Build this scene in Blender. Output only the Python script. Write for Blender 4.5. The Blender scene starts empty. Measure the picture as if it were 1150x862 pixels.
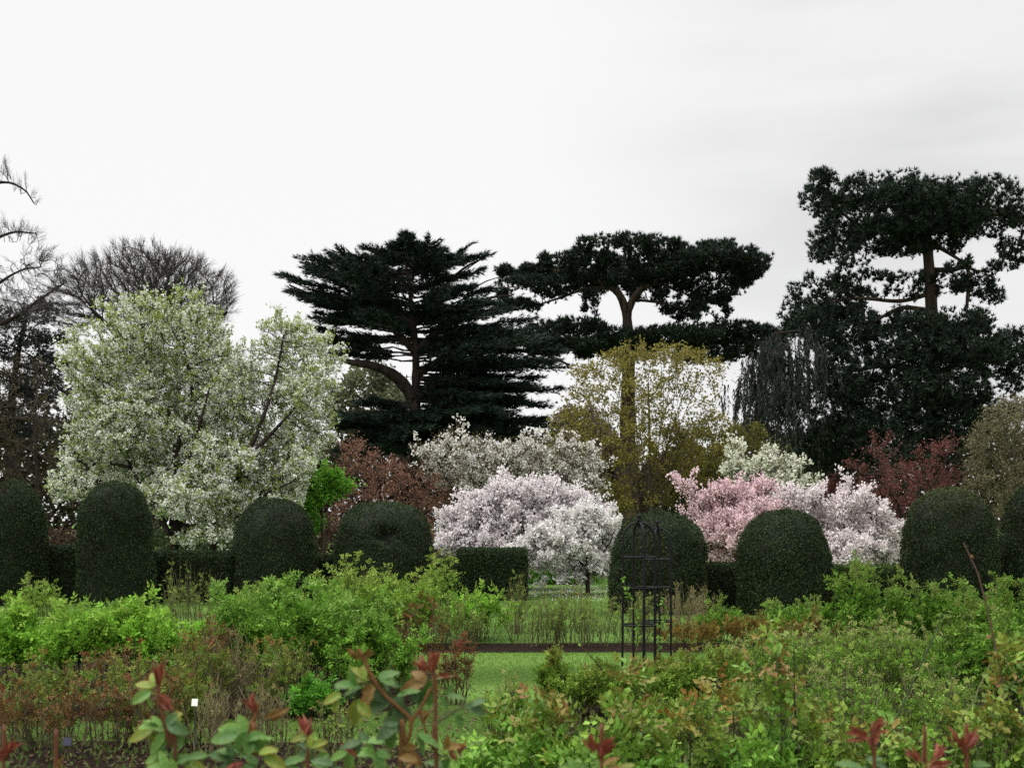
import bpy, math
import numpy as np

# ------------------------------------------------------------------ camera, world, sun, exposure
sc = bpy.context.scene
F, HZ, EYE, CX = 1388.0, 588.0, 1.65, 575.0        # focal length (photo px), horizon row, eye height, centre column
cam_d = bpy.data.cameras.new("camera")
cam = bpy.data.objects.new("camera", cam_d)
sc.collection.objects.link(cam)
sc.camera = cam
cam.location = (0, 0, EYE)
cam.rotation_euler = (math.radians(90), 0, 0)
cam_d.sensor_width = 36.0
cam_d.lens = F / 1150.0 * 36.0
cam_d.shift_y = (HZ - 431.0) / 1150.0
cam_d.clip_end = 3000
cam_d.dof.use_dof = True
cam_d.dof.focus_distance = 26.0
cam_d.dof.aperture_fstop = 7.0

SUN_EL, SUN_AZ = math.radians(52), math.radians(-115)   # azimuth measured from +Y (view direction) towards +X
w = bpy.data.worlds.new("World")
sc.world = w
w.use_nodes = True
nt = w.node_tree
nt.nodes.clear()
N, L = nt.nodes.new, nt.links.new
out = N("ShaderNodeOutputWorld")
bg = N("ShaderNodeBackground")
bg.inputs["Strength"].default_value = 0.1
sky = N("ShaderNodeTexSky")
sky.sky_type = 'NISHITA'
sky.sun_disc = False
sky.sun_elevation = SUN_EL
sky.sun_rotation = SUN_AZ
tc = N("ShaderNodeTexCoord")
mp = N("ShaderNodeMapping")
mp.inputs["Scale"].default_value = (1.6, 1.6, 7.0)
mp.inputs["Rotation"].default_value = (0, math.radians(5), 0)
noi = N("ShaderNodeTexNoise")
noi.inputs["Scale"].default_value = 1.3
noi.inputs["Detail"].default_value = 5
sep = N("ShaderNodeSeparateXYZ")
L(tc.outputs["Generated"], mp.inputs[0])
L(mp.outputs[0], noi.inputs["Vector"])
L(tc.outputs["Generated"], sep.inputs[0])


def mth(op, a, b=None, c=None):
    n = N("ShaderNodeMath")
    n.operation = op
    for i, v in enumerate((a, b, c)):
        if v is None:
            continue
        if isinstance(v, (int, float)):
            n.inputs[i].default_value = v
        else:
            L(v, n.inputs[i])
    return n.outputs[0]


def mrange(v, a, b, c, d):
    n = N("ShaderNodeMapRange")
    n.interpolation_type = 'SMOOTHSTEP'
    L(v, n.inputs[0])
    for i, q in enumerate((a, b, c, d)):
        n.inputs[i + 1].default_value = q
    return n.outputs[0]


side = mrange(sep.outputs[0], -0.02, 0.36, 0.0, 1.0)              # cloud deck is thinner to the east
cl = mrange(noi.outputs["Fac"], 0.36, 0.66, 0.0, 1.0)
dark = mth('MULTIPLY', side, mth('MULTIPLY_ADD', cl, 0.24, 0.08))
zen = mrange(sep.outputs[2], 0.42, 0.95, 0.0, 2.5)                # overcast sky: brightest overhead
lum = mth('ADD', mth('SUBTRACT', 1.0, dark), zen)
lum = mth('MULTIPLY', lum, 9.9)
cc = N("ShaderNodeCombineColor")
L(lum, cc.inputs[0])
L(mth('MULTIPLY', lum, 0.997), cc.inputs[1])
L(mth('MULTIPLY', lum, 0.99), cc.inputs[2])
mix = N("ShaderNodeMix")
mix.data_type = 'RGBA'
mix.inputs[0].default_value = 0.95
L(sky.outputs[0], mix.inputs[6])
L(cc.outputs[0], mix.inputs[7])
L(mix.outputs[2], bg.inputs["Color"])
L(bg.outputs[0], out.inputs["Surface"])

sun_d = bpy.data.lights.new("sun", 'SUN')
sun_d.energy = 1.5
sun_d.angle = math.radians(24)
sun_d.color = (1.0, 0.965, 0.91)
sun = bpy.data.objects.new("sun", sun_d)
sc.collection.objects.link(sun)
sun.rotation_euler = (math.pi / 2 - SUN_EL, 0, math.pi - SUN_AZ)
sc.view_settings.view_transform = 'Standard'
sc.view_settings.look = 'None'
sc.view_settings.exposure = 0.0
sc.view_settings.gamma = 1.0
sc.view_settings.use_curve_mapping = False
sc.cycles.max_bounces = 5
sc.cycles.diffuse_bounces = 3
sc.cycles.glossy_bounces = 2
sc.cycles.transmission_bounces = 3
sc.cycles.use_denoising = False
sc.cycles.pixel_filter_type = 'BLACKMAN_HARRIS'
sc.cycles.filter_width = 1.5

# ------------------------------------------------------------------ helpers
COL = sc.collection
RNG = np.random.default_rng(11)


def P(px, py, Y):
    return np.array(((px - CX) / F * Y, Y, EYE + (HZ - py) / F * Y))


def unit(v):
    return v / np.maximum(np.linalg.norm(v, axis=-1, keepdims=True), 1e-9)


class MB:
    """collects faces, links them as one mesh object"""

    def __init__(self):
        self.V, self.T, self.Q, self.C, self.n = [], [], [], [], 0

    def add(self, v, tris=None, quads=None, col=(0.5, 0.5, 0.5)):
        v = np.asarray(v, float).reshape(-1, 3)
        col = np.asarray(col, float)
        if col.ndim == 1:
            col = np.broadcast_to(col, (len(v), 3))
        self.V.append(v)
        self.C.append(col)
        if tris is not None:
            self.T.append(np.asarray(tris, np.int64).reshape(-1, 3) + self.n)
        if quads is not None:
            self.Q.append(np.asarray(quads, np.int64).reshape(-1, 4) + self.n)
        self.n += len(v)

    def build(self, name, mat, parent=None, smooth=False, loc=None):
        me = bpy.data.meshes.new(name)
        V = np.concatenate(self.V)
        if parent is not None:
            V = V - np.array(parent.location)
        elif loc is not None:
            V = V - np.array(loc)
        C = np.ones((len(V), 4))
        C[:, :3] = np.concatenate(self.C)
        T = np.concatenate(self.T) if self.T else np.zeros((0, 3), np.int64)
        Q = np.concatenate(self.Q) if self.Q else np.zeros((0, 4), np.int64)
        me.vertices.add(len(V))
        me.vertices.foreach_set("co", V.astype(np.float32).ravel())
        nl = T.size + Q.size
        me.loops.add(nl)
        me.loops.foreach_set("vertex_index", np.concatenate([T.ravel(), Q.ravel()]).astype(np.int32))
        me.polygons.add(len(T) + len(Q))
        ls = np.concatenate([np.arange(len(T)) * 3, T.size + np.arange(len(Q)) * 4]).astype(np.int32)
        me.polygons.foreach_set("loop_start", ls)
        me.polygons.foreach_set("use_smooth", np.full(len(ls), smooth, dtype=bool))
        a = me.color_attributes.new("Col", 'FLOAT_COLOR', 'POINT')
        a.data.foreach_set("color", C.astype(np.float32).ravel())
        me.update(calc_edges=True)
        me.materials.append(mat)
        o = bpy.data.objects.new(name, me)
        COL.objects.link(o)
        if parent is not None:
            o.parent = parent
        elif loc is not None:
            o.location = loc
        return o


def thing(name, label, cat, loc, group=None):
    o = bpy.data.objects.new(name, None)
    COL.objects.link(o)
    o.empty_display_size = 0.2
    o.location = loc
    tag(o, label, cat, group)
    return o


def tag(o, label=None, cat=None, group=None, kind=None):
    if label:
        o["label"] = label
    if cat:
        o["category"] = cat
    if group:
        o["group"] = group
    if kind:
        o["kind"] = kind
    return o


def tube(mb, pts, rad, k=6, col=(.1, .1, .1), cap=False):
    pts = np.asarray(pts, float)
    rad = np.broadcast_to(np.asarray(rad, float), (len(pts),))
    t = unit(np.gradient(pts, axis=0))
    ref = np.array((0, 0, 1.0)) if abs(t[:, 2]).mean() < 0.8 else np.array((0, 1.0, 0))
    a = unit(np.cross(t, ref))
    b = np.cross(t, a)
    an = np.arange(k) * 2 * np.pi / k
    ring = a[:, None] * np.cos(an)[None, :, None] + b[:, None] * np.sin(an)[None, :, None]
    v = pts[:, None] + ring * rad[:, None, None]
    i = np.arange(len(pts) - 1)[:, None] * k
    j = np.arange(k)[None]
    j2 = (j + 1) % k
    q = np.stack([i + j, i + j2, i + k + j2, i + k + j], -1)
    mb.add(v.reshape(-1, 3), quads=q, col=col)


def prisms(mb, A, B, ra, rb, k=4, col=(.1, .1, .1)):
    """one tapered prism per edge A->B"""
    if len(A) == 0:
        return
    t = unit(B - A)
    ref = np.where(np.abs(t[:, 2:3]) > 0.9, np.array([[0, 1.0, 0]]), np.array([[0, 0, 1.0]]))
    a = unit(np.cross(t, ref))
    b = np.cross(t, a)
    an = np.arange(k) * 2 * np.pi / k
    ring = a[:, None] * np.cos(an)[None, :, None] + b[:, None] * np.sin(an)[None, :, None]
    va = A[:, None] + ring * np.asarray(ra)[:, None, None]
    vb = B[:, None] + ring * np.asarray(rb)[:, None, None]
    v = np.concatenate([va, vb], 1)
    j = np.arange(k)
    j2 = (j + 1) % k
    q = np.stack([j, j2, k + j2, k + j], -1)[None] + (np.arange(len(A)) * 2 * k)[:, None, None]
    c = np.asarray(col, float)
    if c.ndim == 2:
        c = np.repeat(c, 2 * k, axis=0)
    mb.add(v.reshape(-1, 3), quads=q, col=c)


def leaves(mb, c, d, n, Ln, W, col, fold=0.15, mid=0.45):
    """folded rhombic leaves: base point c, direction d, normal n"""
    m = len(c)
    d = unit(d)
    s = unit(np.cross(d, n))
    n2 = np.cross(s, d)
    Ln = np.broadcast_to(np.asarray(Ln, float), (m,))[:, None]
    W = np.broadcast_to(np.asarray(W, float), (m,))[:, None]
    v = np.stack([c, c + mid * Ln * d + .5 * W * s + fold * W * n2, c + Ln * d, c + mid * Ln * d - .5 * W * s + fold * W * n2], 1)
    t = np.array([[0, 1, 2], [0, 2, 3]])[None] + (np.arange(m) * 4)[:, None, None]
    mb.add(v.reshape(-1, 3), tris=t, col=np.repeat(col, 4, axis=0))


def tufts(mb, c, d, k, Ln, W, spread, col, rng):
    """k needle blades per point"""
    m = len(c)
    dd = unit(unit(d)[:, None] + rng.normal(0, spread, (m, k, 3))).reshape(-1, 3)
    cc = np.repeat(c, k, axis=0)
    ln = Ln * rng.uniform(.6, 1.1, (m * k, 1))
    s = unit(np.cross(dd, rng.normal(0, 1, (m * k, 3))))
    v = np.stack([cc - s * W / 2, cc + s * W / 2, cc + dd * ln], 1)
    t = np.arange(m * k * 3).reshape(-1, 3)
    cl_ = np.repeat(col, k, axis=0) * rng.uniform(.8, 1.2, (m * k, 1))
    mb.add(v.reshape(-1, 3), tris=t, col=np.repeat(cl_, 3, axis=0))


def colmix(a, b, m, rng, jit=0.18):
    f = rng.uniform(0, 1, (m, 1))
    c = np.array(a)[None] * (1 - f) + np.array(b)[None] * f
    return np.clip(c * rng.uniform(1 - jit, 1 + jit, (m, 1)), 0, 0.95)


# ------------------------------------------------------------------ materials
def nodes_mat(name):
    m = bpy.data.materials.new(name)
    m.use_nodes = True
    t = m.node_tree
    return m, t, t.nodes["Principled BSDF"]


def leaf_mat(name, rough=0.5, spec=0.3, trans=0.25):
    m, t, p = nodes_mat(name)
    at = t.nodes.new("ShaderNodeAttribute")
    at.attribute_name = "Col"
    t.links.new(at.outputs["Color"], p.inputs["Base Color"])
    p.inputs["Roughness"].default_value = rough
    p.inputs["Specular IOR Level"].default_value = spec
    if trans > 0:
        tr = t.nodes.new("ShaderNodeBsdfTranslucent")
        t.links.new(at.outputs["Color"], tr.inputs["Color"])
        mx = t.nodes.new("ShaderNodeMixShader")
        mx.inputs[0].default_value = trans
        t.links.new(p.outputs[0], mx.inputs[1])
        t.links.new(tr.outputs[0], mx.inputs[2])
        t.links.new(mx.outputs[0], t.nodes["Material Output"].inputs["Surface"])
    return m


def noisy_mat(name, c1, c2, scale, rough=0.9, bump=0.3, bscale=None, detail=6, stretch=(1, 1, 1), c3=None, s3=0.2):
    m, t, p = nodes_mat(name)
    tcn = t.nodes.new("ShaderNodeTexCoord")
    mpn = t.nodes.new("ShaderNodeMapping")
    mpn.inputs["Scale"].default_value = stretch
    n1 = t.nodes.new("ShaderNodeTexNoise")
    n1.inputs["Scale"].default_value = scale
    n1.inputs["Detail"].default_value = detail
    t.links.new(tcn.outputs["Object"], mpn.inputs[0])
    t.links.new(mpn.outputs[0], n1.inputs["Vector"])
    r = t.nodes.new("ShaderNodeValToRGB")
    r.color_ramp.elements[0].position = .32
    r.color_ramp.elements[1].position = .68
    r.color_ramp.elements[0].color = (*c1, 1)
    r.color_ramp.elements[1].color = (*c2, 1)
    t.links.new(n1.outputs["Fac"], r.inputs[0])
    co = r.outputs[0]
    if c3 is not None:
        n3 = t.nodes.new("ShaderNodeTexNoise")
        n3.inputs["Scale"].default_value = s3
        n3.inputs["Detail"].default_value = 3
        t.links.new(tcn.outputs["Object"], n3.inputs["Vector"])
        rr = t.nodes.new("ShaderNodeValToRGB")
        rr.color_ramp.elements[0].position = .42
        rr.color_ramp.elements[1].position = .62
        t.links.new(n3.outputs["Fac"], rr.inputs[0])
        mxn = t.nodes.new("ShaderNodeMix")
        mxn.data_type = 'RGBA'
        t.links.new(rr.outputs[0], mxn.inputs[0])
        t.links.new(co, mxn.inputs[6])
        mxn.inputs[7].default_value = (*c3, 1)
        co = mxn.outputs[2]
    t.links.new(co, p.inputs["Base Color"])
    p.inputs["Roughness"].default_value = rough
    p.inputs["Specular IOR Level"].default_value = 0.05
    if bump:
        n2 = t.nodes.new("ShaderNodeTexNoise")
        n2.inputs["Scale"].default_value = bscale or scale * 3
        n2.inputs["Detail"].default_value = 6
        t.links.new(mpn.outputs[0], n2.inputs["Vector"])
        b = t.nodes.new("ShaderNodeBump")
        b.inputs["Strength"].default_value = bump
        b.inputs["Distance"].default_value = 0.05
        t.links.new(n2.outputs["Fac"], b.inputs["Height"])
        t.links.new(b.outputs[0], p.inputs["Normal"])
    return m


M_LEAF = leaf_mat("leaf", 0.55, 0.10, 0.32)
M_GLOSSY = leaf_mat("holly_leaf", 0.45, 0.09, 0.06)
M_NEEDLE = leaf_mat("needle", 0.6, 0.15, 0.08)
M_PETAL = leaf_mat("petal", 0.7, 0.15, 0.3)
M_ROSE = leaf_mat("rose_leaf", 0.42, 0.22, 0.2)
M_STEM = leaf_mat("stem", 0.65, 0.2, 0.0)
M_GRASS = leaf_mat("grass_blade", 0.6, 0.2, 0.3)
def mow(m):
    t = m.node_tree
    p = t.nodes['Principled BSDF']
    lk = p.inputs['Base Color'].links[0]
    src = lk.from_socket
    tcn = t.nodes.new('ShaderNodeTexCoord')
    sx = t.nodes.new('ShaderNodeSeparateXYZ')
    t.links.new(tcn.outputs['Object'], sx.inputs[0])
    wv = t.nodes.new('ShaderNodeMath')
    wv.operation = 'MULTIPLY_ADD'
    t.links.new(sx.outputs[1], wv.inputs[0])
    wv.inputs[1].default_value = 2 * math.pi / 3.0
    wv.inputs[2].default_value = -14.2 * 2 * math.pi / 3.0
    sn = t.nodes.new('ShaderNodeMath')
    sn.operation = 'SINE'
    t.links.new(wv.outputs[0], sn.inputs[0])
    mr = t.nodes.new('ShaderNodeMapRange')
    t.links.new(sn.outputs[0], mr.inputs[0])
    for i, q in enumerate((-.5, .5, .72, 1.12)):
        mr.inputs[i + 1].default_value = q
    vm = t.nodes.new('ShaderNodeVectorMath')
    vm.operation = 'SCALE'
    t.links.new(src, vm.inputs[0])
    t.links.new(mr.outputs[0], vm.inputs['Scale'])
    t.links.new(vm.outputs[0], p.inputs['Base Color'])
    return m


M_LAWN = noisy_mat("lawn", (.085, .16, .028), (.125, .215, .046), 26, bump=.6, bscale=90, c3=(.06, .115, .024), s3=.35)
mow(M_LAWN)  # mown in stripes, the nap lying alternately towards and away
M_SOIL = noisy_mat("soil", (.009, .006, .0045), (.030, .019, .013), 14, rough=1.0, bump=1.0, bscale=30)
M_BARK = noisy_mat("bark", (.035, .026, .02), (.10, .075, .055), 3.0, bump=.8, bscale=9, stretch=(1.6, 1.6, .35))
M_BARKD = noisy_mat("dark_bark", (.016, .012, .011), (.05, .038, .033), 2.5, bump=.8, bscale=7, stretch=(1.6, 1.6, .35))
M_IRON, _t, _p = nodes_mat("black_iron")
_p.inputs["Base Color"].default_value = (.006, .006, .007, 1)
_p.inputs["Roughness"].default_value = .65
_p.inputs["Specular IOR Level"].default_value = .2
M_WHITE, _t, _p = nodes_mat("white_plastic")
_p.inputs["Base Color"].default_value = (.78, .74, .68, 1)
_p.inputs["Roughness"].default_value = .5


# ------------------------------------------------------------------ ground
def sheet(name, pts, z, mat):
    mb = MB()
    pts = np.asarray(pts, float)
    c = pts.mean(0)
    v = np.concatenate([[[c[0], c[1], z]], np.c_[pts, np.full(len(pts), z)]])
    k = len(pts)
    t = [[0, 1 + i, 1 + (i + 1) % k] for i in range(k)]
    mb.add(v, tris=t)
    return tag(mb.build(name, mat), kind="structure")


sheet("lawn", [(-1500, -60), (1500, -60), (1500, 2600), (-1500, 2600)], 0.0, M_LAWN)


def blob(x0, x1, y0, y1, n=48, wob=.12, seed=0, bend=0.0):
    r = np.random.default_rng(seed)
    a = np.linspace(0, 2 * np.pi, n, endpoint=False)
    c, s = np.cos(a), np.sin(a)
    q = (np.abs(c) ** 4 + np.abs(s) ** 4) ** -.25
    x = (x0 + x1) / 2 + (x1 - x0) / 2 * c * q + wob * .4 * np.sin(a * 7 + seed)
    y = (y0 + y1) / 2 + (y1 - y0) / 2 * s * q + wob * .4 * np.sin(a * 9 + seed * 2) + bend * (x / 8) ** 2
    return np.c_[x, y]


sheet("rose_bed", blob(-10, 10.5, 15.85, 17.1, seed=1, wob=.1), 0.004, M_SOIL)
sheet("rose_bed", blob(-7.5, -.75, 10.4, 14.8, seed=2), 0.004, M_SOIL)
sheet("rose_bed", blob(-6, -.45, 7.2, 9.35, seed=3), 0.004, M_SOIL)
sheet("rose_bed", blob(.35, 8.5, 8.6, 12.5, seed=4), 0.004, M_SOIL)
sheet("rose_bed", blob(-.5, 5.5, 2.6, 6.9, seed=5), 0.004, M_SOIL)
sheet("rose_bed", blob(-3, 3, -.5, 2.5, seed=6), 0.004, M_SOIL)

# mown grass blades on the visible lawn
rg = np.random.default_rng(5)
mbg = MB()


BEDS = []


def blades(x0, x1, y0, y1, m, h):
    x, y = rg.uniform(x0, x1, m), rg.uniform(y0, y1, m)
    # thin out towards the margins of the strewn area, and stay off the beds
    e = np.minimum(np.minimum(x - x0, x1 - x) / 1.5, np.minimum(y - y0, y1 - y) / .35)
    ok = rg.uniform(0, 1, m) < np.clip(e, 0, 1)
    for bx0, bx1, by0, by1 in ((-10, 10.5, 15.85, 17.1), (-7.5, -.75, 10.4, 14.8), (-6, -.45, 7.2, 9.35), (.35, 8.5, 8.6, 12.5), (-.5, 5.5, 2.6, 6.9)):
        q = (np.abs((x - (bx0 + bx1) / 2) / ((bx1 - bx0) / 2)) ** 4 + np.abs((y - (by0 + by1) / 2) / ((by1 - by0) / 2)) ** 4)
        ok &= q > 1 - rg.uniform(0, .12, m)
    x, y = x[ok], y[ok]
    m = len(x)
    c = np.c_[x, y, np.full(m, -.002)]
    tufts(mbg, c, np.tile([0, 0, 1.0], (m, 1)), 3, h, .006, .6, colmix((.11, .21, .033), (.20, .32, .065), m, rg), rg)


blades(-6, 8, 12.2, 16.0, 46000, .03)
blades(-8, 3, 9.0, 10.7, 14000, .04)
blades(-2, 8, 6.4, 9.2, 16000, .045)
blades(-13, 13, 17.0, 26, 50000, .045)
blades(-3, 7, 24, 40, 16000, .06)
tag(mbg.build("grass", M_GRASS), "short green grass blades of the lawn", "grass", kind="stuff")


# ------------------------------------------------------------------ trees
def grow(pos, par, att, step, kill, rng, iters=160, jit=0.12, trop=(0, 0, 0), infl=1e9):
    pos = [np.asarray(p, float) for p in pos]
    par = list(par)
    kids = [0] * len(pos)
    A = att
    PA = np.array(pos)
    nd = np.full(len(A), 1e18)
    ni = np.zeros(len(A), int)

    def upd(new, off):
        nonlocal nd, ni
        for s0 in range(0, len(new), 400):
            blk = new[s0:s0 + 400]
            d2 = ((A[:, None] - blk[None]) ** 2).sum(-1)
            j = d2.argmin(1)
            dm = d2[np.arange(len(A)), j]
            b = dm < nd
            nd = np.where(b, dm, nd)
            ni = np.where(b, off + s0 + j, ni)

    upd(PA, 0)
    for _ in range(iters):
        ok = nd > kill * kill
        A, nd, ni = A[ok], nd[ok], ni[ok]
        if len(A) == 0:
            break
        act = nd < infl * infl
        if not act.any():
            break
        idx = ni[act]
        dv = unit(A[act] - np.array(pos)[idx])
        u, inv = np.unique(idx, return_inverse=True)
        S = np.zeros((len(u), 3))
        np.add.at(S, inv, dv)
        S = unit(S)
        pm = rng.permutation(len(idx))
        _, first = np.unique(idx[pm], return_index=True)
        one = dv[pm][first]
        kk = np.array([kids[i] for i in u])
        S = np.where((kk > 0)[:, None], one, S)
        S = unit(S + rng.normal(0, jit, S.shape) + np.array(trop))
        new = []
        dead = []
        for k_, i in enumerate(u):
            if kids[i] >= 4:
                dead.append(i)
                continue
            kids[i] += 1
            kids.append(0)
            new.append(pos[i] + S[k_] * step)
            par.append(int(i))
        if dead:
            bad = np.isin(ni, dead)
            A, nd, ni = A[~bad], nd[~bad], ni[~bad]
        if new:
            off = len(pos)
            pos.extend(new)
            if len(A):
                upd(np.array(new), off)
    return np.array(pos), np.array(par)


def resample(pts, step):
    pts = np.asarray(pts, float)
    # smooth through Catmull-Rom, then cut evenly
    if len(pts) > 2:
        q = np.vstack([2 * pts[0] - pts[1], pts, 2 * pts[-1] - pts[-2]])
        o = []
        for i in range(1, len(q) - 2):
            t = np.linspace(0, 1, 8, endpoint=False)[:, None]
            p0, p1, p2, p3 = q[i - 1], q[i], q[i + 1], q[i + 2]
            o.append(.5 * (2 * p1 + (p2 - p0) * t + (2 * p0 - 5 * p1 + 4 * p2 - p3) * t ** 2 + (3 * p1 - p0 - 3 * p2 + p3) * t ** 3))
        pts = np.vstack(o + [pts[-1:]])
    s = np.r_[0, np.cumsum(np.linalg.norm(np.diff(pts, axis=0), axis=1))]
    n = max(2, int(s[-1] / step) + 1)
    u = np.linspace(0, s[-1], n)
    return np.stack([np.interp(u, s, pts[:, k]) for k in range(3)], 1)


class Tree:
    """A tree at distance Y. limbs: polylines [(px, py, dy)...] with start/end radius (m); pads: crown masses
    (px, py, half width px, half height px)."""

    def __init__(self, Y, limbs, pads, seed, natt, step, kill, depth=0.8, spread=None, r0=0.02, rexp=2.3, jit=.12, trop=(0, 0, 0), shell=0.0,
                 rmax=None, dens=0.5, infl=1e9, gap=0.9, gapw=None):
        rng = self.rng = np.random.default_rng(seed)
        self.Y, self.s = Y, Y / F
        s = self.s
        self.base = P(limbs[0][0][0][0], HZ + EYE / s, Y)
        self.base[2] = 0
        pos, par, rad = [], [], []
        self.tubes = []
        for li, (pl, ra, rb) in enumerate(limbs):
            pts = []
            for q in pl:
                p = P(q[0], q[1], Y)
                p[1] += q[2] if len(q) > 2 else 0
                pts.append(p)
            if li == 0 and pts[0][2] > 0.05:
                pts.insert(0, np.array((pts[0][0], pts[0][1], -.05)))
            pts = resample(pts, step)
            rr = np.linspace(ra, rb, len(pts))
            if li == 0:
                z = pts[:, 2]
                rr = rr * (1 + .5 * np.exp(-z / max(.25, ra * 1.2)))
            j = -1
            if pos:
                d = np.linalg.norm(np.array(pos) - pts[0], axis=1)
                j = int(d.argmin())
                if d[j] > step * .8:
                    pts = np.vstack([np.array(pos[j])[None], pts])
                    rr = np.r_[rr[0], rr]
            bump = 1 + rng.normal(0, .05, len(pts))
            self.tubes.append((pts, rr * bump))
            for k in range(len(pts)):
                pos.append(pts[k])
                par.append(j if k == 0 else len(pos) - 2)
                rad.append(rr[k])
        n0 = len(pos)
        pads = np.array([list(p[:4]) + [p[4] if len(p) > 4 else 1.0, p[5] if len(p) > 5 else np.nan] for p in pads], float)
        self.pads = pads
        hw = (pads[:, 0] + pads[:, 2]).max() - (pads[:, 0] - pads[:, 2]).min()
        spread = hw / 2 * s * .45 if spread is None else spread
        cx = limbs[0][0][0][0]
        cpos = []
        vol = pads[:, 2] * pads[:, 3] * pads[:, 4]
        rel = np.abs(pads[:, 0] - pads[:, 0].mean()) / (hw / 2)
        off = rng.uniform(-1, 1, len(pads)) * spread * np.sqrt(np.maximum(.15, 1 - rel ** 2))
        off = np.where(np.isnan(pads[:, 5]), off, np.nan_to_num(pads[:, 5]))
        self.pc = np.stack([P(a, b, Y) for a, b in pads[:, :2]])
        self.pc[:, 1] += off
        self.pr = np.stack([pads[:, 2] * s, np.maximum(pads[:, 2] * s * depth, .3), pads[:, 3] * s], 1)
        self.pvol = vol / vol.sum()
        self.tw = None
        self.cen = self.pc.mean(0) - UP * self.pr[:, 2].mean()
        self.gap = gap
        self.gapk = 2 * np.pi / (gapw or (2.6 * float(np.median(self.pr[:, 2]))))
        att = self.sample(natt, shell)
        att = att[att[:, 2] > .12]
        self.pos, self.par = grow(pos, par, att, step, kill, rng, jit=jit, trop=trop, infl=infl)
        n = len(self.pos)
        re = np.zeros(n)
        cnt = np.zeros(n)
        isl = np.ones(n, bool)
        for i in range(n - 1, -1, -1):
            if isl[i]:
                re[i] = r0 ** rexp
                cnt[i] = 1
            p = self.par[i]
            if p >= 0:
                re[p] += re[i]
                cnt[p] += cnt[i]
                isl[p] = False
        self.rad = re ** (1 / rexp)
        if rmax:
            self.rad = np.minimum(self.rad, rmax)
        self.rad[:n0] = np.maximum(np.array(rad), 0)
        self.n0, self.cnt, self.tip = n0, cnt, isl
        pp = np.maximum(self.par, 0)
        self.dir = unit(self.pos - self.pos[pp] + 1e-9)

    def sample(self, n, shell=0.0):
        rng = self.rng
        k = rng.choice(len(self.pc), n, p=self.pvol)
        u = unit(rng.normal(0, 1, (n, 3)))
        r = rng.uniform(shell ** 3, 1, (n, 1)) ** (1 / 3)
        p = self.pc[k] + u * r * self.pr[k]
        if self.gap > 0:
            f = np.zeros(n)
            r2 = np.random.default_rng(int(self.Y * 100) + len(self.pc))
            for _ in range(12):
                kv = r2.normal(0, 1, 3) * r2.choice([1.0, 2.0]) * self.gapk
                f += np.sin(p @ kv + r2.uniform(0, 6.28))
            p = p[f / 2.45 > -1.6 + self.gap]
        return p

    def root(self, name, label, cat, group=None):
        self.o = thing(name, label, cat, self.base, group)
        return self.o

    def wood(self, mat, twig_name='branch_sprays', split=None, twig_col=(.05, .04, .035), k=4, twig_mat=None):
        mb = MB()
        for pts, rr in self.tubes:
            tube(mb, pts, rr, 9)
        mb.build('trunk', mat, self.o, smooth=True)
        idx = np.arange(self.n0, len(self.pos))
        idx = idx[self.par[idx] >= 0]
        p = self.par[idx]
        rp = np.minimum(self.rad[p], self.rad[idx] * 1.25)
        mt = MB()
        c = np.array(twig_col)[None] * self.rng.uniform(.75, 1.25, (len(idx), 1))
        prisms(mt, self.pos[p], self.pos[idx] + self.dir[idx] * self.rad[idx][:, None] * .3, rp, self.rad[idx], k, c)
        if self.tw is not None:
            A, B, R = self.tw
            prisms(mt, A, B, R, R * .6, 3, np.array(twig_col)[None] * self.rng.uniform(.8, 1.3, (len(A), 1)))
        if len(idx):
            mt.build(twig_name, twig_mat or M_STEM, self.o)

    def twigs(self, k, ln, rad, maxcnt=6, up=.3, out=.5, spread=.45, forks=2):
        """fine forking twigs on the thin branches"""
        rng = self.rng
        idx = np.nonzero((self.cnt <= maxcnt) & (np.arange(len(self.pos)) >= self.n0))[0]
        idx = np.repeat(idx, k)
        m = len(idx)
        p = np.maximum(self.par[idx], 0)
        t = rng.uniform(0, 1, (m, 1))
        a = self.pos[p] * (1 - t) + self.pos[idx] * t
        o = unit(a - self.cen)
        d = unit(self.dir[idx] * .6 + o * out + UP * up + rng.normal(0, spread, (m, 3)))
        L1 = ln * rng.uniform(.5, 1.1, (m, 1))
        b = a + d * L1 * .55
        d2 = unit(d + rng.normal(0, .18, (m, 3)) + UP * up * .3)
        c = b + d2 * L1 * .45
        A, B, R = [a, b], [b, c], [np.full(m, rad), np.full(m, rad * .75)]
        for _ in range(forks):
            tt = rng.uniform(.2, .9, (m, 1))
            q = a * (1 - tt) + b * tt
            dd = unit(d + rng.normal(0, .5, (m, 3)) + UP * up * .5)
            A.append(q)
            B.append(q + dd * L1 * rng.uniform(.3, .6, (m, 1)))
            R.append(np.full(m, rad * .7))
        self.tw = (np.concatenate(A), np.concatenate(B), np.concatenate(R))

    def points(self, n, maxcnt=4, jit=.1, padshare=0.0, sub=1.0, tipw=0.0):
        if padshare > 0:
            m = int(n * padshare)
            q = self.sample(int(m * 1.6) + 10)[:m]
            a, b = self.points(n - len(q), maxcnt, jit)
            return np.concatenate([a, q]), np.concatenate([b, unit(q - self.cen)])
        if self.tw is not None:
            A, B, _ = self.tw
            k = self.rng.integers(0, len(A), n)
            if sub < 1:
                k = self.rng.permutation(len(A))[:max(10, int(len(A) * sub))][self.rng.integers(0, max(10, int(len(A) * sub)), n)]
            t = self.rng.uniform(.1, 1.05, (n, 1)) ** (1 - tipw)
            return A[k] * (1 - t) + B[k] * t + self.rng.normal(0, jit, (n, 3)) * .5, unit(B[k] - A[k])
        return self.points0(n, maxcnt, jit)

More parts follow.
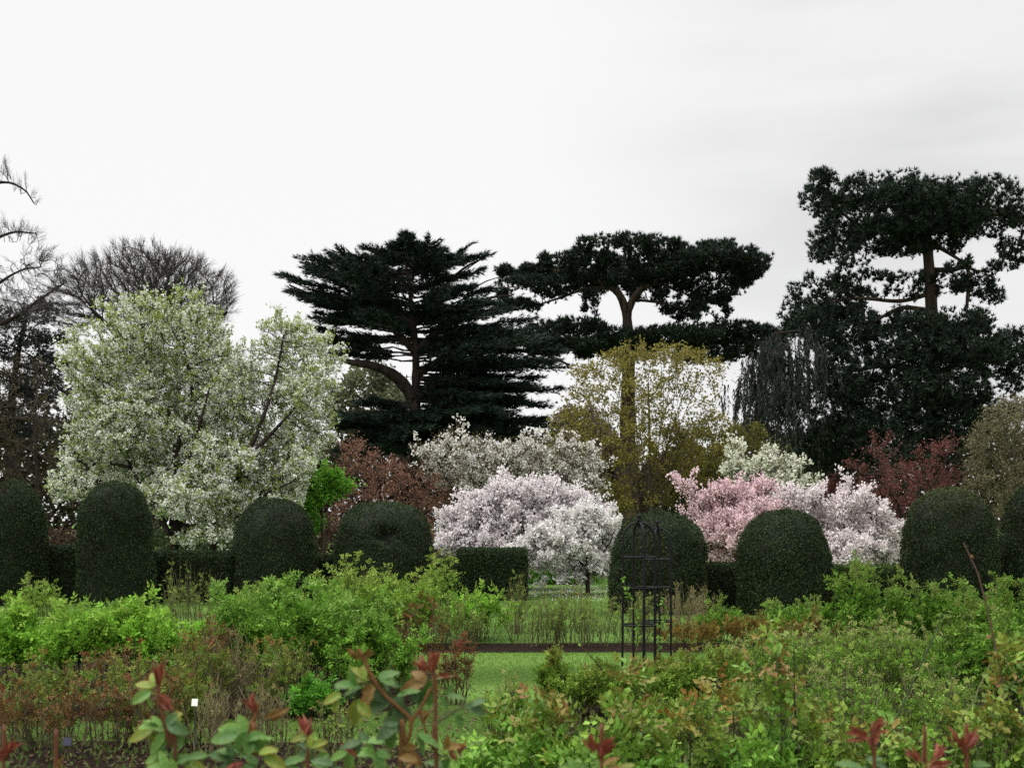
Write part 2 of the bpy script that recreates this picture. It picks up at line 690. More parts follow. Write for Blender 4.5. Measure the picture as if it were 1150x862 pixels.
    def points0(self, n, maxcnt=4, jit=.1):
        """foliage points on the thin twigs, with their directions"""
        rng = self.rng
        idx = np.nonzero((self.cnt <= maxcnt) & (np.arange(len(self.pos)) >= self.n0))[0]
        k = rng.choice(idx, n)
        p = self.par[k]
        t = rng.uniform(0, 1, (n, 1))
        q = self.pos[p] * (1 - t) + self.pos[k] * t + rng.normal(0, jit, (n, 3))
        return q, self.dir[k]


UP = np.array((0, 0, 1.0))


def conifer_pads(T, n, col, kind, ln, wd, k, mat=None, maxcnt=5, jit=.12, share=.55):
    rng = T.rng
    c, d = T.points(n, maxcnt, jit, share)
    if kind != 'pine':
        c = c + rng.normal(0, 1, (n, 3)) * np.array((.2, .2, .04))
    mb = MB()
    cols = colmix(col[0], col[1], n, rng, .15)
    if kind == 'pine':
        dd = unit(d * .5 + UP * .8 + rng.normal(0, .25, (n, 3)))
        tufts(mb, c, dd, k, ln, wd, .62, cols, rng)
    else:
        dh = d.copy()
        dh[:, 2] *= .25
        o = c - T.base
        o[:, 2] = 0
        dd = unit(unit(dh) * .6 + unit(o) * .7 + UP * .22 + rng.normal(0, .12, (n, 3)))
        sp = rng.normal(0, 1, (n, 3)) * np.array((.55, .55, .16))
        tufts(mb, c, dd, k, ln, wd, .42, cols, rng)
    return mb.build('crown', mat or M_NEEDLE, T.o)


def leafy(T, n, cols, ln, wd, name='crown', mat=None, maxcnt=3, jit=.08, flat=.3, per=1, cl=.05, updir=.2, fold=.15, sub=1.0, topfade=0.0):
    """n leaf sites of `per` leaves each"""
    rng = T.rng
    c, d = T.points(n, maxcnt, jit, 0.0, sub)
    if topfade:
        zr = (c[:, 2] - c[:, 2].min()) / np.ptp(c[:, 2])
        kp = rng.uniform(0, 1, len(c)) > topfade * zr ** 1.5
        c, d = c[kp], d[kp]
        n = len(c)
    if per > 1:
        c = np.repeat(c, per, axis=0) + rng.normal(0, cl, (n * per, 3))
        d = np.repeat(d, per, axis=0)
    m = len(c)
    keep = c[:, 2] > .05
    c, d = c[keep], d[keep]
    m = len(c)
    dd = unit(d * .4 + rng.normal(0, .7, (m, 3)) + UP * updir)
    nn = unit(rng.normal(0, 1, (m, 3)) + UP * flat)
    col = colmix(cols[0], cols[1], m, rng)
    mb = MB()
    leaves(mb, c, dd, nn, ln * rng.uniform(.7, 1.25, m), wd * rng.uniform(.7, 1.25, m), col, fold)
    return mb.build(name, mat or M_LEAF, T.o)


DK = ((.008, .014, .009), (.030, .048, .031))     # dark needles
CED = ((.009, .017, .012), (.030, .050, .037))

# --- far woods closing the view behind the garden (one mass)
rw = np.random.default_rng(3)
mbw = MB()
m = 60000
xw = rw.uniform(-62, 62, m)
topz = 8.8 + np.where(xw < -38, 3.0, 0) + 1.2 * np.sin(xw * .35) + .9 * np.sin(xw * .9 + 1) + .6 * np.sin(xw * 2.1)
topz *= np.where(np.abs(xw - 9.5) < 5, .95, 1)
c = np.c_[xw, rw.uniform(104, 116, m), rw.uniform(0, 1, m) ** .7 * topz]
blot = np.sin(xw * .8) + np.sin(xw * .31 + 2)
ca = np.where(blot[:, None] > 0, np.array([[.040, .042, .020]]), np.array([[.050, .036, .026]]))
leaves(mbw, c, rw.normal(0, 1, (m, 3)), rw.normal(0, 1, (m, 3)), rw.uniform(.4, .9, m), rw.uniform(.25, .5, m), ca * rw.uniform(.6, 1.3, (m, 1)))
tag(mbw.build("woods", M_LEAF), "distant dull brown green woods behind the garden", "woods", kind="stuff")

# --- understory along the back of the lawn
mbu = MB()
m = 30000
xu = rw.uniform(-26, 26, m)
tz = 1.35 + .45 * np.sin(xu * .7) + .3 * np.sin(xu * 1.7 + 2)
c = np.c_[xu, rw.uniform(47, 50.5, m), rw.uniform(0, 1, m) ** .8 * tz]
blot = np.sin(xu * .45 + .5)
ca = np.where(blot[:, None] > .1, np.array([[.035, .052, .018]]), np.array([[.05, .032, .022]]))
leaves(mbu, c, rw.normal(0, 1, (m, 3)), rw.normal(0, 1, (m, 3)), rw.uniform(.12, .3, m), rw.uniform(.08, .16, m), ca * rw.uniform(.6, 1.4, (m, 1)))
tag(mbu.build("undergrowth", M_LEAF), "low dark undergrowth behind the flowering trees", "undergrowth", kind="stuff")

# --- bare trees
def bare(name, label, Y, limbs, pads, seed, natt, step, kill, r0, col, mat=M_BARKD, nt_=5, tl=1.5, **kw):
    T = Tree(Y, limbs, pads, seed, natt, step, kill, r0=r0, **kw)
    T.root(name, label, 'tree', 'bare trees at the back')
    T.twigs(nt_, kill * tl, r0 * .5, maxcnt=12, up=.25, out=.9, spread=.24, forks=3)
    T.wood(mat, 'crown', twig_col=col, k=3)
    return T


bare('bare_tree', 'leafless tree with an even domed crown of fine twigs rising behind the white blossom tree', 90,
     [([(170, 560), (170, 480), (171, 415)], .55, .40), ([(171, 420), (135, 380), (105, 350)], .3, .16), ([(171, 420), (205, 385), (240, 345)], .3, .14),
      ([(171, 415, 0), (160, 370, 1), (150, 330, 2)], .3, .13), ([(171, 415, 0), (188, 372, -1), (200, 330, -2)], .3, .13), ([(171, 425), (215, 400), (255, 350)], .2, .1)],
     [(165, 325, 78, 44), (195, 325, 62, 44), (245, 330, 24, 28), (104, 335, 40, 34), (90, 355, 30, 20), (220, 345, 40, 28)],
     21, 9000, .45, .5, .022, (.05, .041, .039), depth=.75, spread=2, jit=.12, rexp=2.5, nt_=4, tl=2.0, gap=.3)
bare('bare_tree', 'leafless tree cut by the picture edge with long dark twigs reaching across the pale sky', 60,
     [([(-70, 560), (-72, 420), (-66, 300)], .5, .3), ([(-66, 300), (-40, 225), (0, 205), (26, 212), (38, 228)], .16, .03),
      ([(-70, 400), (-30, 372), (10, 360), (45, 336), (72, 318)], .2, .04), ([(-66, 330), (-30, 285), (10, 262), (40, 262)], .16, .03),
      ([(-70, 360), (-20, 330), (20, 305), (45, 300)], .14, .03)],
     [(0, 197, 28, 12), (26, 212, 14, 12), (36, 224, 6, 8), (10, 268, 42, 13), (40, 285, 22, 14), (30, 318, 45, 28), (62, 310, 24, 26), (0, 345, 60, 26), (50, 345, 30, 18), (-60, 250, 50, 60)],
     22, 3600, .32, .38, .013, (.04, .031, .031), depth=.7, spread=2, jit=.16, rexp=2.5, nt_=3, tl=1.8, gap=.3)

# --- dark fir at the left edge
T = Tree(80, [([(12, 560), (14, 440), (30, 350)], .5, .1)],
         [(55, 345, 16, 8), (25, 362, 50, 8), (40, 378, 45, 8), (5, 394, 70, 8), (45, 408, 40, 8), (0, 424, 75, 9), (40, 440, 40, 9), (-5, 455, 60, 10), (30, 474, 45, 10), (0, 490, 55, 10)],
         31, 1300, .5, .6, depth=.9, r0=.02, trop=(0, 0, -.05))
T.root('fir_tree', 'dark grey green fir with flat tiers of boughs below the leafless twigs', 'tree')
T.wood(M_BARKD, twig_col=(.02, .017, .016))
conifer_pads(T, 4200, ((.03, .034, .033), (.055, .058, .056)), 'cedar', .42, .07, 8, share=.3)

T = Tree(52, [([(40, 600), (42, 540), (38, 470)], .16, .06), ([(-60, 475), (-10, 486), (35, 506), (75, 530)], .12, .04), ([(44, 560), (70, 520), (80, 470)], .1, .04), ([(40, 560), (10, 510), (0, 450)], .1, .04)],
         [(25, 450, 55, 50), (55, 490, 40, 55), (10, 520, 50, 45), (60, 545, 35, 40), (15, 560, 45, 30)],
         32, 2600, .35, .42, r0=.011, spread=1.5, depth=.6)
T.root('budding_tree', 'brown twiggy tree just coming into leaf between the fir and the white blossom tree', 'tree')
T.twigs(2, .45, .005, up=.4, spread=.4)
T.wood(M_BARKD, twig_col=(.042, .030, .027), k=3)
leafy(T, 5200, ((.055, .05, .018), (.10, .075, .045)), .09, .06, maxcnt=3, jit=.15)

# --- pale green trees seen far behind the cedar, rounded brown tree behind the olive one
for lab, Y, px, pads, sd, cols, nn in (
        ('hazy pale green tree seen far off under the cedar limbs', 115, 415, [(415, 435, 42, 30), (392, 455, 30, 30), (440, 460, 30, 28)], 41, ((.11, .125, .065), (.17, .18, .10)), 5200),
        ('small pale green tree showing beside the cedar trunk', 120, 502, [(500, 455, 24, 22), (520, 470, 22, 18)], 42, ((.13, .135, .05), (.19, .18, .09)), 3000),
        ('rounded pale brown tree far off behind the olive leaved tree', 112, 655, [(655, 478, 36, 30), (640, 500, 40, 22), (690, 505, 40, 20)], 43, ((.13, .105, .075), (.19, .16, .12)), 5200)):
    T = Tree(Y, [([(px, 570), (px, 520), (px + 2, 460)], .35, .12)], pads, sd, 900, .6, .7, r0=.025)
    T.root('tree', lab, 'tree')
    T.wood(M_BARK, twig_col=(.05, .042, .036), k=3)
    leafy(T, nn, cols, .42, .3, maxcnt=4, jit=.3)

# --- the cedar
cedar_pads = [(452, 281, 12, 7), (438, 291, 36, 8), (480, 295, 38, 8), (388, 299, 30, 6), (412, 303, 40, 8), (520, 298, 30, 6), (505, 307, 40, 8), (333, 324, 22, 9), (322, 316, 10, 5),
              (400, 318, 60, 9), (470, 318, 50, 9), (530, 314, 28, 7), (375, 334, 45, 9), (440, 337, 55, 9), (515, 332, 55, 9), (560, 338, 25, 8),
              (365, 352, 40, 9), (425, 357, 55, 9), (510, 352, 60, 9), (570, 355, 36, 10), (370, 371, 36, 9), (425, 375, 45, 8), (525, 372, 60, 9), (590, 370, 40, 12),
              (385, 388, 32, 7), (440, 397, 26, 4), (545, 391, 62, 9), (605, 392, 36, 10), (515, 405, 30, 4), (575, 411, 55, 9), (622, 412, 26, 8),
              (497, 432, 14, 4), (585, 430, 50, 8), (625, 434, 22, 8), (560, 450, 40, 7), (610, 455, 36, 8), (535, 462, 30, 6), (590, 472, 50, 7), (620, 478, 24, 6),
              (398, 462, 40, 10), (445, 460, 40, 7), (430, 474, 60, 9), (500, 470, 55, 9), (395, 484, 34, 10), (540, 486, 60, 8), (450, 488, 60, 9), (425, 502, 45, 8), (500, 502, 60, 7), (390, 500, 30, 8)]
cedar_limbs = [([(468, 545), (467, 470), (467, 400), (463, 350), (458, 310), (453, 284)], .52, .07),
               ([(464, 446, 0), (446, 424, -.4), (420, 412, -.8), (392, 408, -1), (372, 396, -1)], .42, .12),
               ([(470, 446, 0), (495, 431, .4), (525, 428, .6), (560, 440, .8), (600, 456, .5)], .34, .08),
               ([(466, 395), (430, 358), (390, 336), (350, 330), (325, 320)], .24, .05), ([(466, 395), (505, 360), (545, 336), (575, 332)], .24, .05),
               ([(464, 372), (432, 330), (400, 305), (372, 296)], .2, .05), ([(464, 365), (492, 330), (520, 302), (545, 289)], .2, .04),
               ([(468, 420), (510, 398), (560, 392), (610, 398), (640, 410)], .26, .06), ([(467, 470), (430, 462), (398, 466)], .2, .06), ([(468, 470), (520, 462), (580, 478)], .22, .06),
               ([(472, 420, 1), (498, 450, 1.4), (520, 478, 1.6)], .14, .05),
               ([(430, 330), (385, 303), (356, 291)], .07, .02), ([(500, 320), (530, 298), (549, 286)], .07, .02), ([(520, 330), (550, 314), (566, 312)], .06, .02), ([(400, 340), (350, 325), (314, 311)], .09, .02), ([(500, 345), (545, 326), (580, 322)], .07, .02)]
T = Tree(75, cedar_limbs, [(462, 330, 40, 14), (440, 420, 30, 6), (500, 430, 40, 6)], 51, 120, .5, .6, depth=1.0, r0=.018, rexp=2.4, gap=0)
T.root('cedar_tree', 'tall dark cedar with feathery rising tiers of boughs and a pale grey trunk', 'tree')
rng = T.rng
s75 = 75 / F
tips = [(436, 282, 296), (452, 271, 284), (466, 279, 292), (410, 289, 312), (384, 292, 328), (357, 290, 346), (370, 304, 348), (342, 299, 362), (313, 310, 380), (320, 326, 384), (338, 338, 388), (352, 352, 392), (345, 368, 398), (356, 382, 408), (372, 396, 416), (400, 335, 372), (410, 360, 396),
        (482, 283, 296), (500, 287, 308), (523, 291, 320), (549, 285, 336), (541, 303, 346), (554, 324, 360), (562, 338, 374), (582, 346, 380), (602, 360, 388), (618, 378, 394), (640, 392, 402), (646, 412, 414), (520, 350, 372), (530, 385, 398),
        (640, 436, 436), (622, 458, 446), (604, 474, 450), (575, 486, 458), (545, 478, 462), (560, 460, 440), (590, 440, 428), (610, 425, 420),
        (402, 452, 458), (384, 466, 466), (372, 482, 474), (388, 500, 484), (415, 506, 488), (440, 500, 486), (430, 470, 466), (520, 478, 466), (540, 500, 482), (505, 505, 486), (478, 506, 490), (450, 474, 470), (490, 478, 470)]
BA, BB, BR, TC, TD = [], [], [], [], []
for (tx, ty, by) in tips + [(372, 474, 474), (380, 508, 492), (398, 492, 480), (404, 512, 498), (455, 508, 492), (560, 506, 490), (585, 496, 484), (600, 490, 478), (630, 478, 470)]:
    by = by - .55 * max(0, by - ty)
    for cl_ in range(5):
        mid_gap = 385 < by < 452
        az = 0 if cl_ == 0 else rng.uniform(-1, 1) * (.75 if mid_gap else 1.45)
        sc_ = 1 if cl_ == 0 else rng.uniform(.72, .98)
        if cl_ >= 3 and mid_gap and tx < 520:
            continue
        z0 = EYE + (HZ - by - (0 if cl_ == 0 else rng.uniform(-7, 7))) * s75
        z1 = EYE + (HZ - ty - (0 if cl_ == 0 else rng.uniform(-8, 3))) * s75
        rx = (tx - 464) * s75 * sc_ * .92
        p0 = np.array((P(464, 0, 75)[0], 75, z0))
        dr = np.array((math.cos(az) * rx, math.sin(az) * abs(rx) * rng.choice([-1, 1]), 0))
        Ln_ = max(np.linalg.norm(dr), .6)
        t = np.linspace(0, 1, 9)[:, None]
        pts = p0 + dr * t + UP * (z1 - z0) * (t * .8 + .2 * t ** 4)
        pts[1:-1] += rng.normal(0, .06, (7, 3))
        BA.append(pts[:-1])
        BB.append(pts[1:])
        BR.append(np.linspace(.09, .015, 8) * (Ln_ / 5) ** .5)
        nb_ = int(10 + 5.5 * Ln_)
        u = rng.uniform(.22 if tx < 464 else .05, 1, nb_) ** .8
        q0 = np.stack([np.interp(u, t[:, 0], pts[:, k]) for k in range(3)], 1)
        dh = unit(dr + 1e-6)
        sd_ = np.array((-dh[1], dh[0], 0))
        sg = rng.choice([-1, 1], nb_)[:, None]
        bd = unit(dh * .8 + sd_ * sg * rng.uniform(.2, 1.0, (nb_, 1)) + UP * (.04 + .3 * max(0, (z1 - z0) / Ln_)) + rng.normal(0, .08, (nb_, 3)))
        bl = (.32 * Ln_ * (1 - .72 * u) + .35)[:, None] * rng.uniform(.6, 1.1, (nb_, 1))
        BA.append(q0)
        BB.append(q0 + bd * bl)
        BR.append(np.full(nb_, .018))
        for v in np.linspace(.12, 1, 6):
            TC.append(q0 + bd * bl * v + rng.normal(0, .05, (nb_, 3)))
            TD.append(bd)
T.tw = (np.concatenate(BA), np.concatenate(BB), np.concatenate(BR))
T.wood(M_BARKD, twig_col=(.03, .024, .02))
c, d = np.concatenate(TC), np.concatenate(TD)
mb = MB()
tufts(mb, c, unit(d + UP * .12), 7, .42, .06, .33, colmix(*CED, len(c), rng, .2), rng)
mb.build('crown', M_NEEDLE, T.o)

# --- the flat topped pine
p_pads = [(630, 299, 66, 9), (720, 297, 80, 12), (800, 298, 56, 14), (840, 300, 16, 14), (700, 282, 50, 9), (586, 299, 20, 6), (612, 296, 30, 8), (645, 295, 36, 10), (690, 288, 40, 13), (735, 290, 40, 13), (785, 292, 40, 15), (828, 297, 22, 13), (832, 312, 18, 10), (800, 313, 40, 9), (755, 309, 36, 8), (700, 306, 46, 7), (655, 308, 30, 5), (800, 279, 20, 6), (745, 279, 20, 6), (675, 279, 20, 5),
          (598, 325, 34, 9), (580, 338, 20, 8), (625, 318, 26, 6), (770, 346, 20, 7), (790, 338, 22, 6), (815, 337, 12, 4), (668, 337, 9, 2.5),
          (640, 370, 44, 7), (690, 381, 56, 8), (605, 384, 36, 9), (755, 380, 56, 8), (815, 371, 46, 8), (862, 371, 20, 8), (800, 389, 46, 7), (848, 392, 34, 8), (640, 392, 40, 7), (700, 393, 40, 5)]
p_pads = [(q[0], q[1] + (7 if q[1] < 316 else 3), q[2], q[3] * (.72 if q[1] < 316 else .85)) for q in p_pads]
rk = np.random.default_rng(8)


def knobs(pads, k, f, yr):
    add = []
    for q in pads:
        for _ in range(k):
            a = rk.uniform(0, 2 * math.pi)
            add.append((q[0] + math.cos(a) * q[2] * 1.0, q[1] - math.sin(a) * q[3] * 1.0 - 1, rk.uniform(5, 11) * f, rk.uniform(3, yr), 1.2))
    return [tuple(q[:4]) + (1.0,) + tuple(q[5:6]) for q in pads] + add


p_pads = [(q[0], q[1], q[2], q[3] * (1.5 if q[1] > 355 else 1)) for q in p_pads]
p_pads = knobs(p_pads, 3, 1.0, 6.5)
p_limbs = [([(706, 560), (705, 470), (706, 400), (704, 350)], .72, .34),
           ([(704, 352), (696, 331), (682, 320), (660, 313), (625, 305), (590, 301)], .30, .06), ([(704, 352), (713, 333), (728, 320), (760, 312), (800, 303)], .28, .07),
           ([(690, 322), (655, 325), (630, 334), (605, 342)], .16, .05), ([(715, 335, .5), (745, 338, .8), (775, 345, 1)], .10, .04), ([(700, 410, -.5), (688, 388, -.8), (672, 370, -1), (650, 366, -1)], .3, .08),
           ([(706, 395, .5), (740, 388, .8), (800, 384, 1), (860, 378, 1)], .2, .05), ([(706, 400), (660, 392), (610, 390)], .18, .05), ([(725, 322), (715, 305), (700, 292)], .14, .05), ([(740, 318), (770, 330), (800, 340)], .08, .03)]
T = Tree(82, p_limbs, p_pads, 52, 2600, .45, .55, depth=.8, r0=.022, rexp=2.4, trop=(0, 0, .05), gap=.3)
T.root('pine_tree', 'flat topped pine with forked trunk and two level shelves of dark needles', 'tree')
T.wood(M_BARK, twig_col=(.03, .024, .02))
conifer_pads(T, 17000, DK, 'pine', .34, .075, 13, jit=.14)

# --- weeping conifer
T = Tree(66, [([(850, 560), (850, 470), (856, 400), (872, 372)], .26, .05), ([(856, 410), (838, 420), (822, 446)], .05, .02), ([(862, 395), (885, 392), (905, 402)], .05, .02), ([(858, 400), (848, 404), (834, 432)], .05, .02), ([(872, 374), (900, 372), (918, 384)], .05, .02), ([(860, 420), (880, 424), (896, 450)], .05, .02)],
         [(838, 425, 20, 16), (865, 395, 24, 14), (892, 400, 22, 16), (850, 410, 20, 15), (880, 430, 22, 15), (905, 420, 15, 14), (880, 385, 30, 8), (825, 445, 12, 14), (860, 445, 30, 12), (915, 400, 18, 22), (885, 405, 24, 18)], 53, 700, .35, .4, r0=.014, spread=1.5)
T.root('weeping_conifer', 'weeping conifer with drooping curtain branchlets beside the tall ragged pine', 'tree')
T.wood(M_BARKD, twig_col=(.05, .042, .036))
mb = MB()
rng = T.rng
n = 330
c, d = T.points(n, 4, .35)
ln = rng.uniform(.5, 1.0, n) * rng.choice([1.5, 3.0, 5.2], n, p=[.4, .35, .25])
ns = 15
tt = np.linspace(0, 1, ns)
drift = rng.normal(0, .12, (n, 1, 3)) * np.array((1, 1, 0))
cc = c[:, None] - UP * (tt[None, :, None] * ln[:, None, None]) + drift * tt[None, :, None] + rng.normal(0, .03, (n, ns, 3))
cc = cc.reshape(-1, 3)
tufts(mb, cc, np.tile(-UP, (len(cc), 1)), 4, .36, .06, .3, colmix((.016, .022, .018), (.035, .045, .035), len(cc), rng), rng)
mb.build('crown', M_NEEDLE, T.o)

# --- the ragged tall pine on the right
r_pads = [(985, 222, 70, 18), (1065, 228, 75, 20), (955, 248, 34, 22), (1010, 248, 50, 16), (925, 352, 36, 16), (930, 385, 34, 22), (955, 350, 36, 14), (915, 205, 10, 8), (1040, 240, 52, 24, 1, -3), (1000, 262, 44, 16, 1, -2.5), (1060, 258, 34, 14, 1, -2.5), (930, 455, 42, 36), (960, 495, 50, 30), (905, 490, 22, 22), (914, 200, 5, 6), (922, 211, 14, 10), (945, 214, 24, 11), (985, 210, 30, 12), (1025, 209, 34, 11), (1065, 208, 34, 11), (1095, 213, 24, 10), (1122, 228, 22, 11), (1150, 235, 25, 12), (1175, 250, 30, 18), (985, 234, 58, 15), (1055, 236, 60, 15), (1110, 245, 40, 10), (932, 245, 14, 14), (936, 268, 16, 13), (975, 262, 38, 12), (1022, 262, 40, 10), (1070, 252, 30, 7), (1138, 268, 16, 12), (1150, 285, 12, 8), (1118, 322, 18, 12), (1105, 311, 12, 5), (990, 282, 40, 7), (942, 283, 14, 5),
          (968, 313, 32, 8), (1000, 319, 28, 5), (1058, 310, 16, 5), (950, 300, 20, 5), (1065, 320, 10, 4),
          (898, 324, 10, 8), (905, 340, 20, 14), (935, 340, 30, 13), (960, 338, 26, 10), (900, 358, 18, 10),
          (1035, 360, 50, 11), (1085, 360, 38, 11), (955, 378, 52, 20), (1025, 390, 74, 20), (1105, 388, 40, 20), (935, 425, 38, 28), (1015, 435, 74, 28), (1095, 432, 44, 24), (1135, 412, 22, 30), (978, 475, 64, 26), (1050, 478, 56, 26), (938, 495, 40, 22), (985, 512, 50, 15), (920, 520, 28, 10), (1040, 512, 34, 10)]
r_pads = [(q[0], q[1] + (7 if q[1] < 300 else 3), *q[2:]) for q in r_pads]
r_pads += [(1040, 372, 54, 16, 1, -3.2), (1055, 402, 64, 20, 1, -3.5), (1035, 440, 64, 22, 1, -3.5), (1080, 470, 50, 22, 1, -3), (1120, 395, 34, 22, 1, -2), (1010, 410, 50, 22, 1, -2.5)]
r_pads = knobs(r_pads, 3, 1.0, 8)
r_limbs = [([(1052, 560), (1049, 460), (1046, 350), (1042, 285), (1036, 240)], .62, .26), ([(1042, 285), (1010, 262), (960, 250), (925, 215)], .2, .05), ([(1040, 262), (1070, 240), (1110, 240), (1160, 245)], .22, .06),
           ([(1046, 303), (1070, 303), (1086, 300), (1088, 320), (1085, 350)], .16, .09), ([(1050, 275), (1075, 290), (1092, 303), (1106, 305), (1112, 318)], .12, .05), ([(1046, 350), (1020, 345), (1005, 348), (980, 362)], .16, .08), ([(1042, 330), (1010, 338), (960, 335), (910, 345)], .14, .05),
           ([(1048, 420), (1000, 410), (940, 420)], .22, .06), ([(1049, 420), (1090, 405), (1130, 410)], .2, .06), ([(1050, 470), (1000, 480), (945, 495)], .2, .06), ([(1050, 450), (1085, 462), (1110, 470)], .2, .08), ([(1048, 380), (1070, 366), (1095, 362)], .14, .05)]
T = Tree(70, r_limbs, r_pads, 54, 4200, .4, .5, depth=.85, r0=.02, rexp=2.4, trop=(0, 0, .03), gap=.3)
T.root('pine_tree', 'tallest ragged pine with a bare length of reddish trunk between two masses of needles', 'tree')
T.wood(M_BARK, twig_col=(.03, .024, .02))
conifer_pads(T, 26000, DK, 'pine', .31, .065, 13, jit=.13)

# --- olive leaved tree with a fan of bare stems
st = []
for a, b in ((640, 470), (655, 440), (672, 425), (690, 412), (706, 405), (722, 398), (738, 402), (755, 408), (772, 415), (790, 420), (800, 450), (765, 440), (715, 440), (630, 500), (815, 500)):
    st.append(([(728 + (a - 728) * .08, 590, RNG.uniform(-.3, .3)), (728 + (a - 728) * .3, 540, RNG.uniform(-.5, .5)), (728 + (a - 728) * .62 + RNG.uniform(-9, 9), 540 + (b - 540) * .55 + RNG.uniform(-6, 6), RNG.uniform(-1, 1)), (a, b, RNG.uniform(-1.5, 1.5))], .020, .009))
for q in range(16):
    a, b = RNG.uniform(635, 815), RNG.uniform(405, 480)
    st.append(([(728 + RNG.uniform(-8, 8), 595, RNG.uniform(-.3, .3)), (728 + (a - 728) * .4, 525, RNG.uniform(-.8, .8)), (728 + (a - 728) * .7 + RNG.uniform(-12, 12), 525 + (b - 525) * .6 + RNG.uniform(-8, 8), RNG.uniform(-1.2, 1.2)), (a, b, RNG.uniform(-1.5, 1.5))], .013, .006))
st.insert(0, ([(728, 600), (728, 575), (730, 520), (728, 430)], .09, .03))
T = Tree(45, st, [(690, 412, 42, 14), (735, 404, 46, 12), (783, 418, 26, 11), (660, 420, 14, 9), (720, 430, 70, 12), (655, 445, 22, 12), (670, 470, 36, 14), (790, 434, 18, 8), (640, 475, 26, 14), (800, 480, 24, 22), (690, 500, 50, 28), (640, 510, 36, 28), (740, 525, 48, 36), (790, 520, 36, 30), (700, 560, 40, 22), (700, 455, 60, 24), (760, 455, 46, 22), (730, 480, 80, 20), (735, 400, 60, 12)],
         61, 3200, .28, .34, r0=.008, spread=1.2, depth=.7, rexp=2.4)
T.root('olive_leaved_tree', 'multi stemmed tree in young olive yellow leaf in front of the flat topped pine', 'tree')
T.twigs(2, .45, .005, up=.4, spread=.4)
T.wood(M_BARK, twig_col=(.085, .07, .04), k=3)
leafy(T, 17000, ((.155, .135, .028), (.28, .245, .06)), .105, .07, maxcnt=3, jit=.14)

T = Tree(47, [([(850, 600), (850, 560), (852, 500)], .1, .04), ([(850, 580), (830, 540), (822, 500)], .06, .02), ([(850, 580), (800, 550), (770, 520)], .06, .02)],
         [(770, 490, 30, 16), (790, 510, 40, 26), (830, 500, 30, 26), (815, 545, 50, 30), (770, 550, 40, 28), (860, 530, 26, 26)], 62, 1500, .28, .34, r0=.008, spread=1)
T.root('shrub', 'dark olive green bushy shrub behind the pink cherry', 'shrub')
T.twigs(2, .45, .005, up=.4, spread=.4)
T.wood(M_BARK, twig_col=(.05, .042, .025), k=3)
leafy(T, 11000, ((.085, .085, .02), (.16, .15, .04)), .12, .08, maxcnt=4, jit=.16)

# --- copper, red and green shrubs
T = Tree(38, [([(430, 640), (430, 590), (425, 540)], .08, .03), ([(432, 610), (470, 580), (500, 570)], .05, .02), ([(430, 610), (395, 560), (385, 510)], .05, .02)],
         [(398, 503, 26, 10), (415, 522, 36, 14), (440, 535, 40, 16), (395, 545, 34, 24), (470, 550, 40, 18), (455, 570, 50, 22), (495, 585, 34, 20), (400, 580, 34, 20), (505, 620, 24, 18), (480, 610, 24, 18)],
         63, 1900, .24, .3, r0=.007, spread=.8)
T.root('copper_shrub', 'spreading copper brown shrub in small leaf behind the wide clipped dome with a hollow', 'shrub')
T.twigs(2, .45, .005, up=.4, spread=.4)
T.wood(M_BARKD, twig_col=(.06, .035, .03), k=3)
leafy(T, 8500, ((.16, .085, .055), (.30, .16, .11)), .085, .045, maxcnt=3, jit=.12)

T = Tree(34, [([(362, 640), (362, 600), (362, 550)], .06, .02)], [(366, 545, 24, 20), (352, 562, 22, 16), (378, 552, 16, 14), (345, 585, 20, 14)], 64, 700, .18, .22, r0=.006, spread=.4)
T.root('green_shrub', 'fresh bright green leafy shrub between the white blossom tree and the copper shrub', 'shrub')
T.twigs(2, .45, .005, up=.4, spread=.4)
T.wood(M_BARK, twig_col=(.05, .045, .03), k=3)
leafy(T, 4200, ((.10, .27, .02), (.17, .36, .05)), .11, .07, maxcnt=4, jit=.1)

T = Tree(42, [([(1020, 640), (1022, 580), (1040, 530)], .09, .03), ([(1021, 600), (1000, 550), (960, 524)], .05, .015), ([(1022, 590), (1050, 540), (1070, 500)], .05, .02), ([(1022, 600), (995, 540), (980, 495)], .05, .015)],
         [(1045, 510, 26, 10), (1065, 500, 16, 8), (1025, 530, 34, 12), (985, 496, 16, 4), (995, 510, 20, 5), (960, 524, 22, 4), (1000, 555, 34, 18), (1040, 560, 34, 26), (1010, 590, 32, 18), (985, 575, 20, 14), (1060, 540, 20, 20)],
         65, 1700, .24, .3, r0=.007, spread=.8)
T.root('red_maple', 'dark red maple with layered twigs beneath the tallest pine', 'tree')
T.twigs(2, .45, .005, up=.4, spread=.4)
T.wood(M_BARKD, twig_col=(.06, .028, .026), k=3)
leafy(T, 6500, ((.11, .042, .037), (.23, .09, .076)), .085, .05, maxcnt=3, jit=.12)

T = Tree(48, [([(925, 620), (925, 580), (925, 550)], .06, .03)], [(905, 552, 24, 7), (935, 551, 30, 7), (965, 556, 24, 7), (930, 570, 50, 16)], 66, 700, .24, .3, r0=.007, spread=.5)
T.root('dark_red_shrub', 'low level topped dark red shrub behind the pale pink cherry', 'shrub')
T.twigs(2, .45, .005, up=.4, spread=.4)
T.wood(M_BARKD, twig_col=(.05, .025, .024), k=3)
leafy(T, 5200, ((.05, .016, .015), (.10, .03, .027)), .11, .07, maxcnt=4, jit=.14)

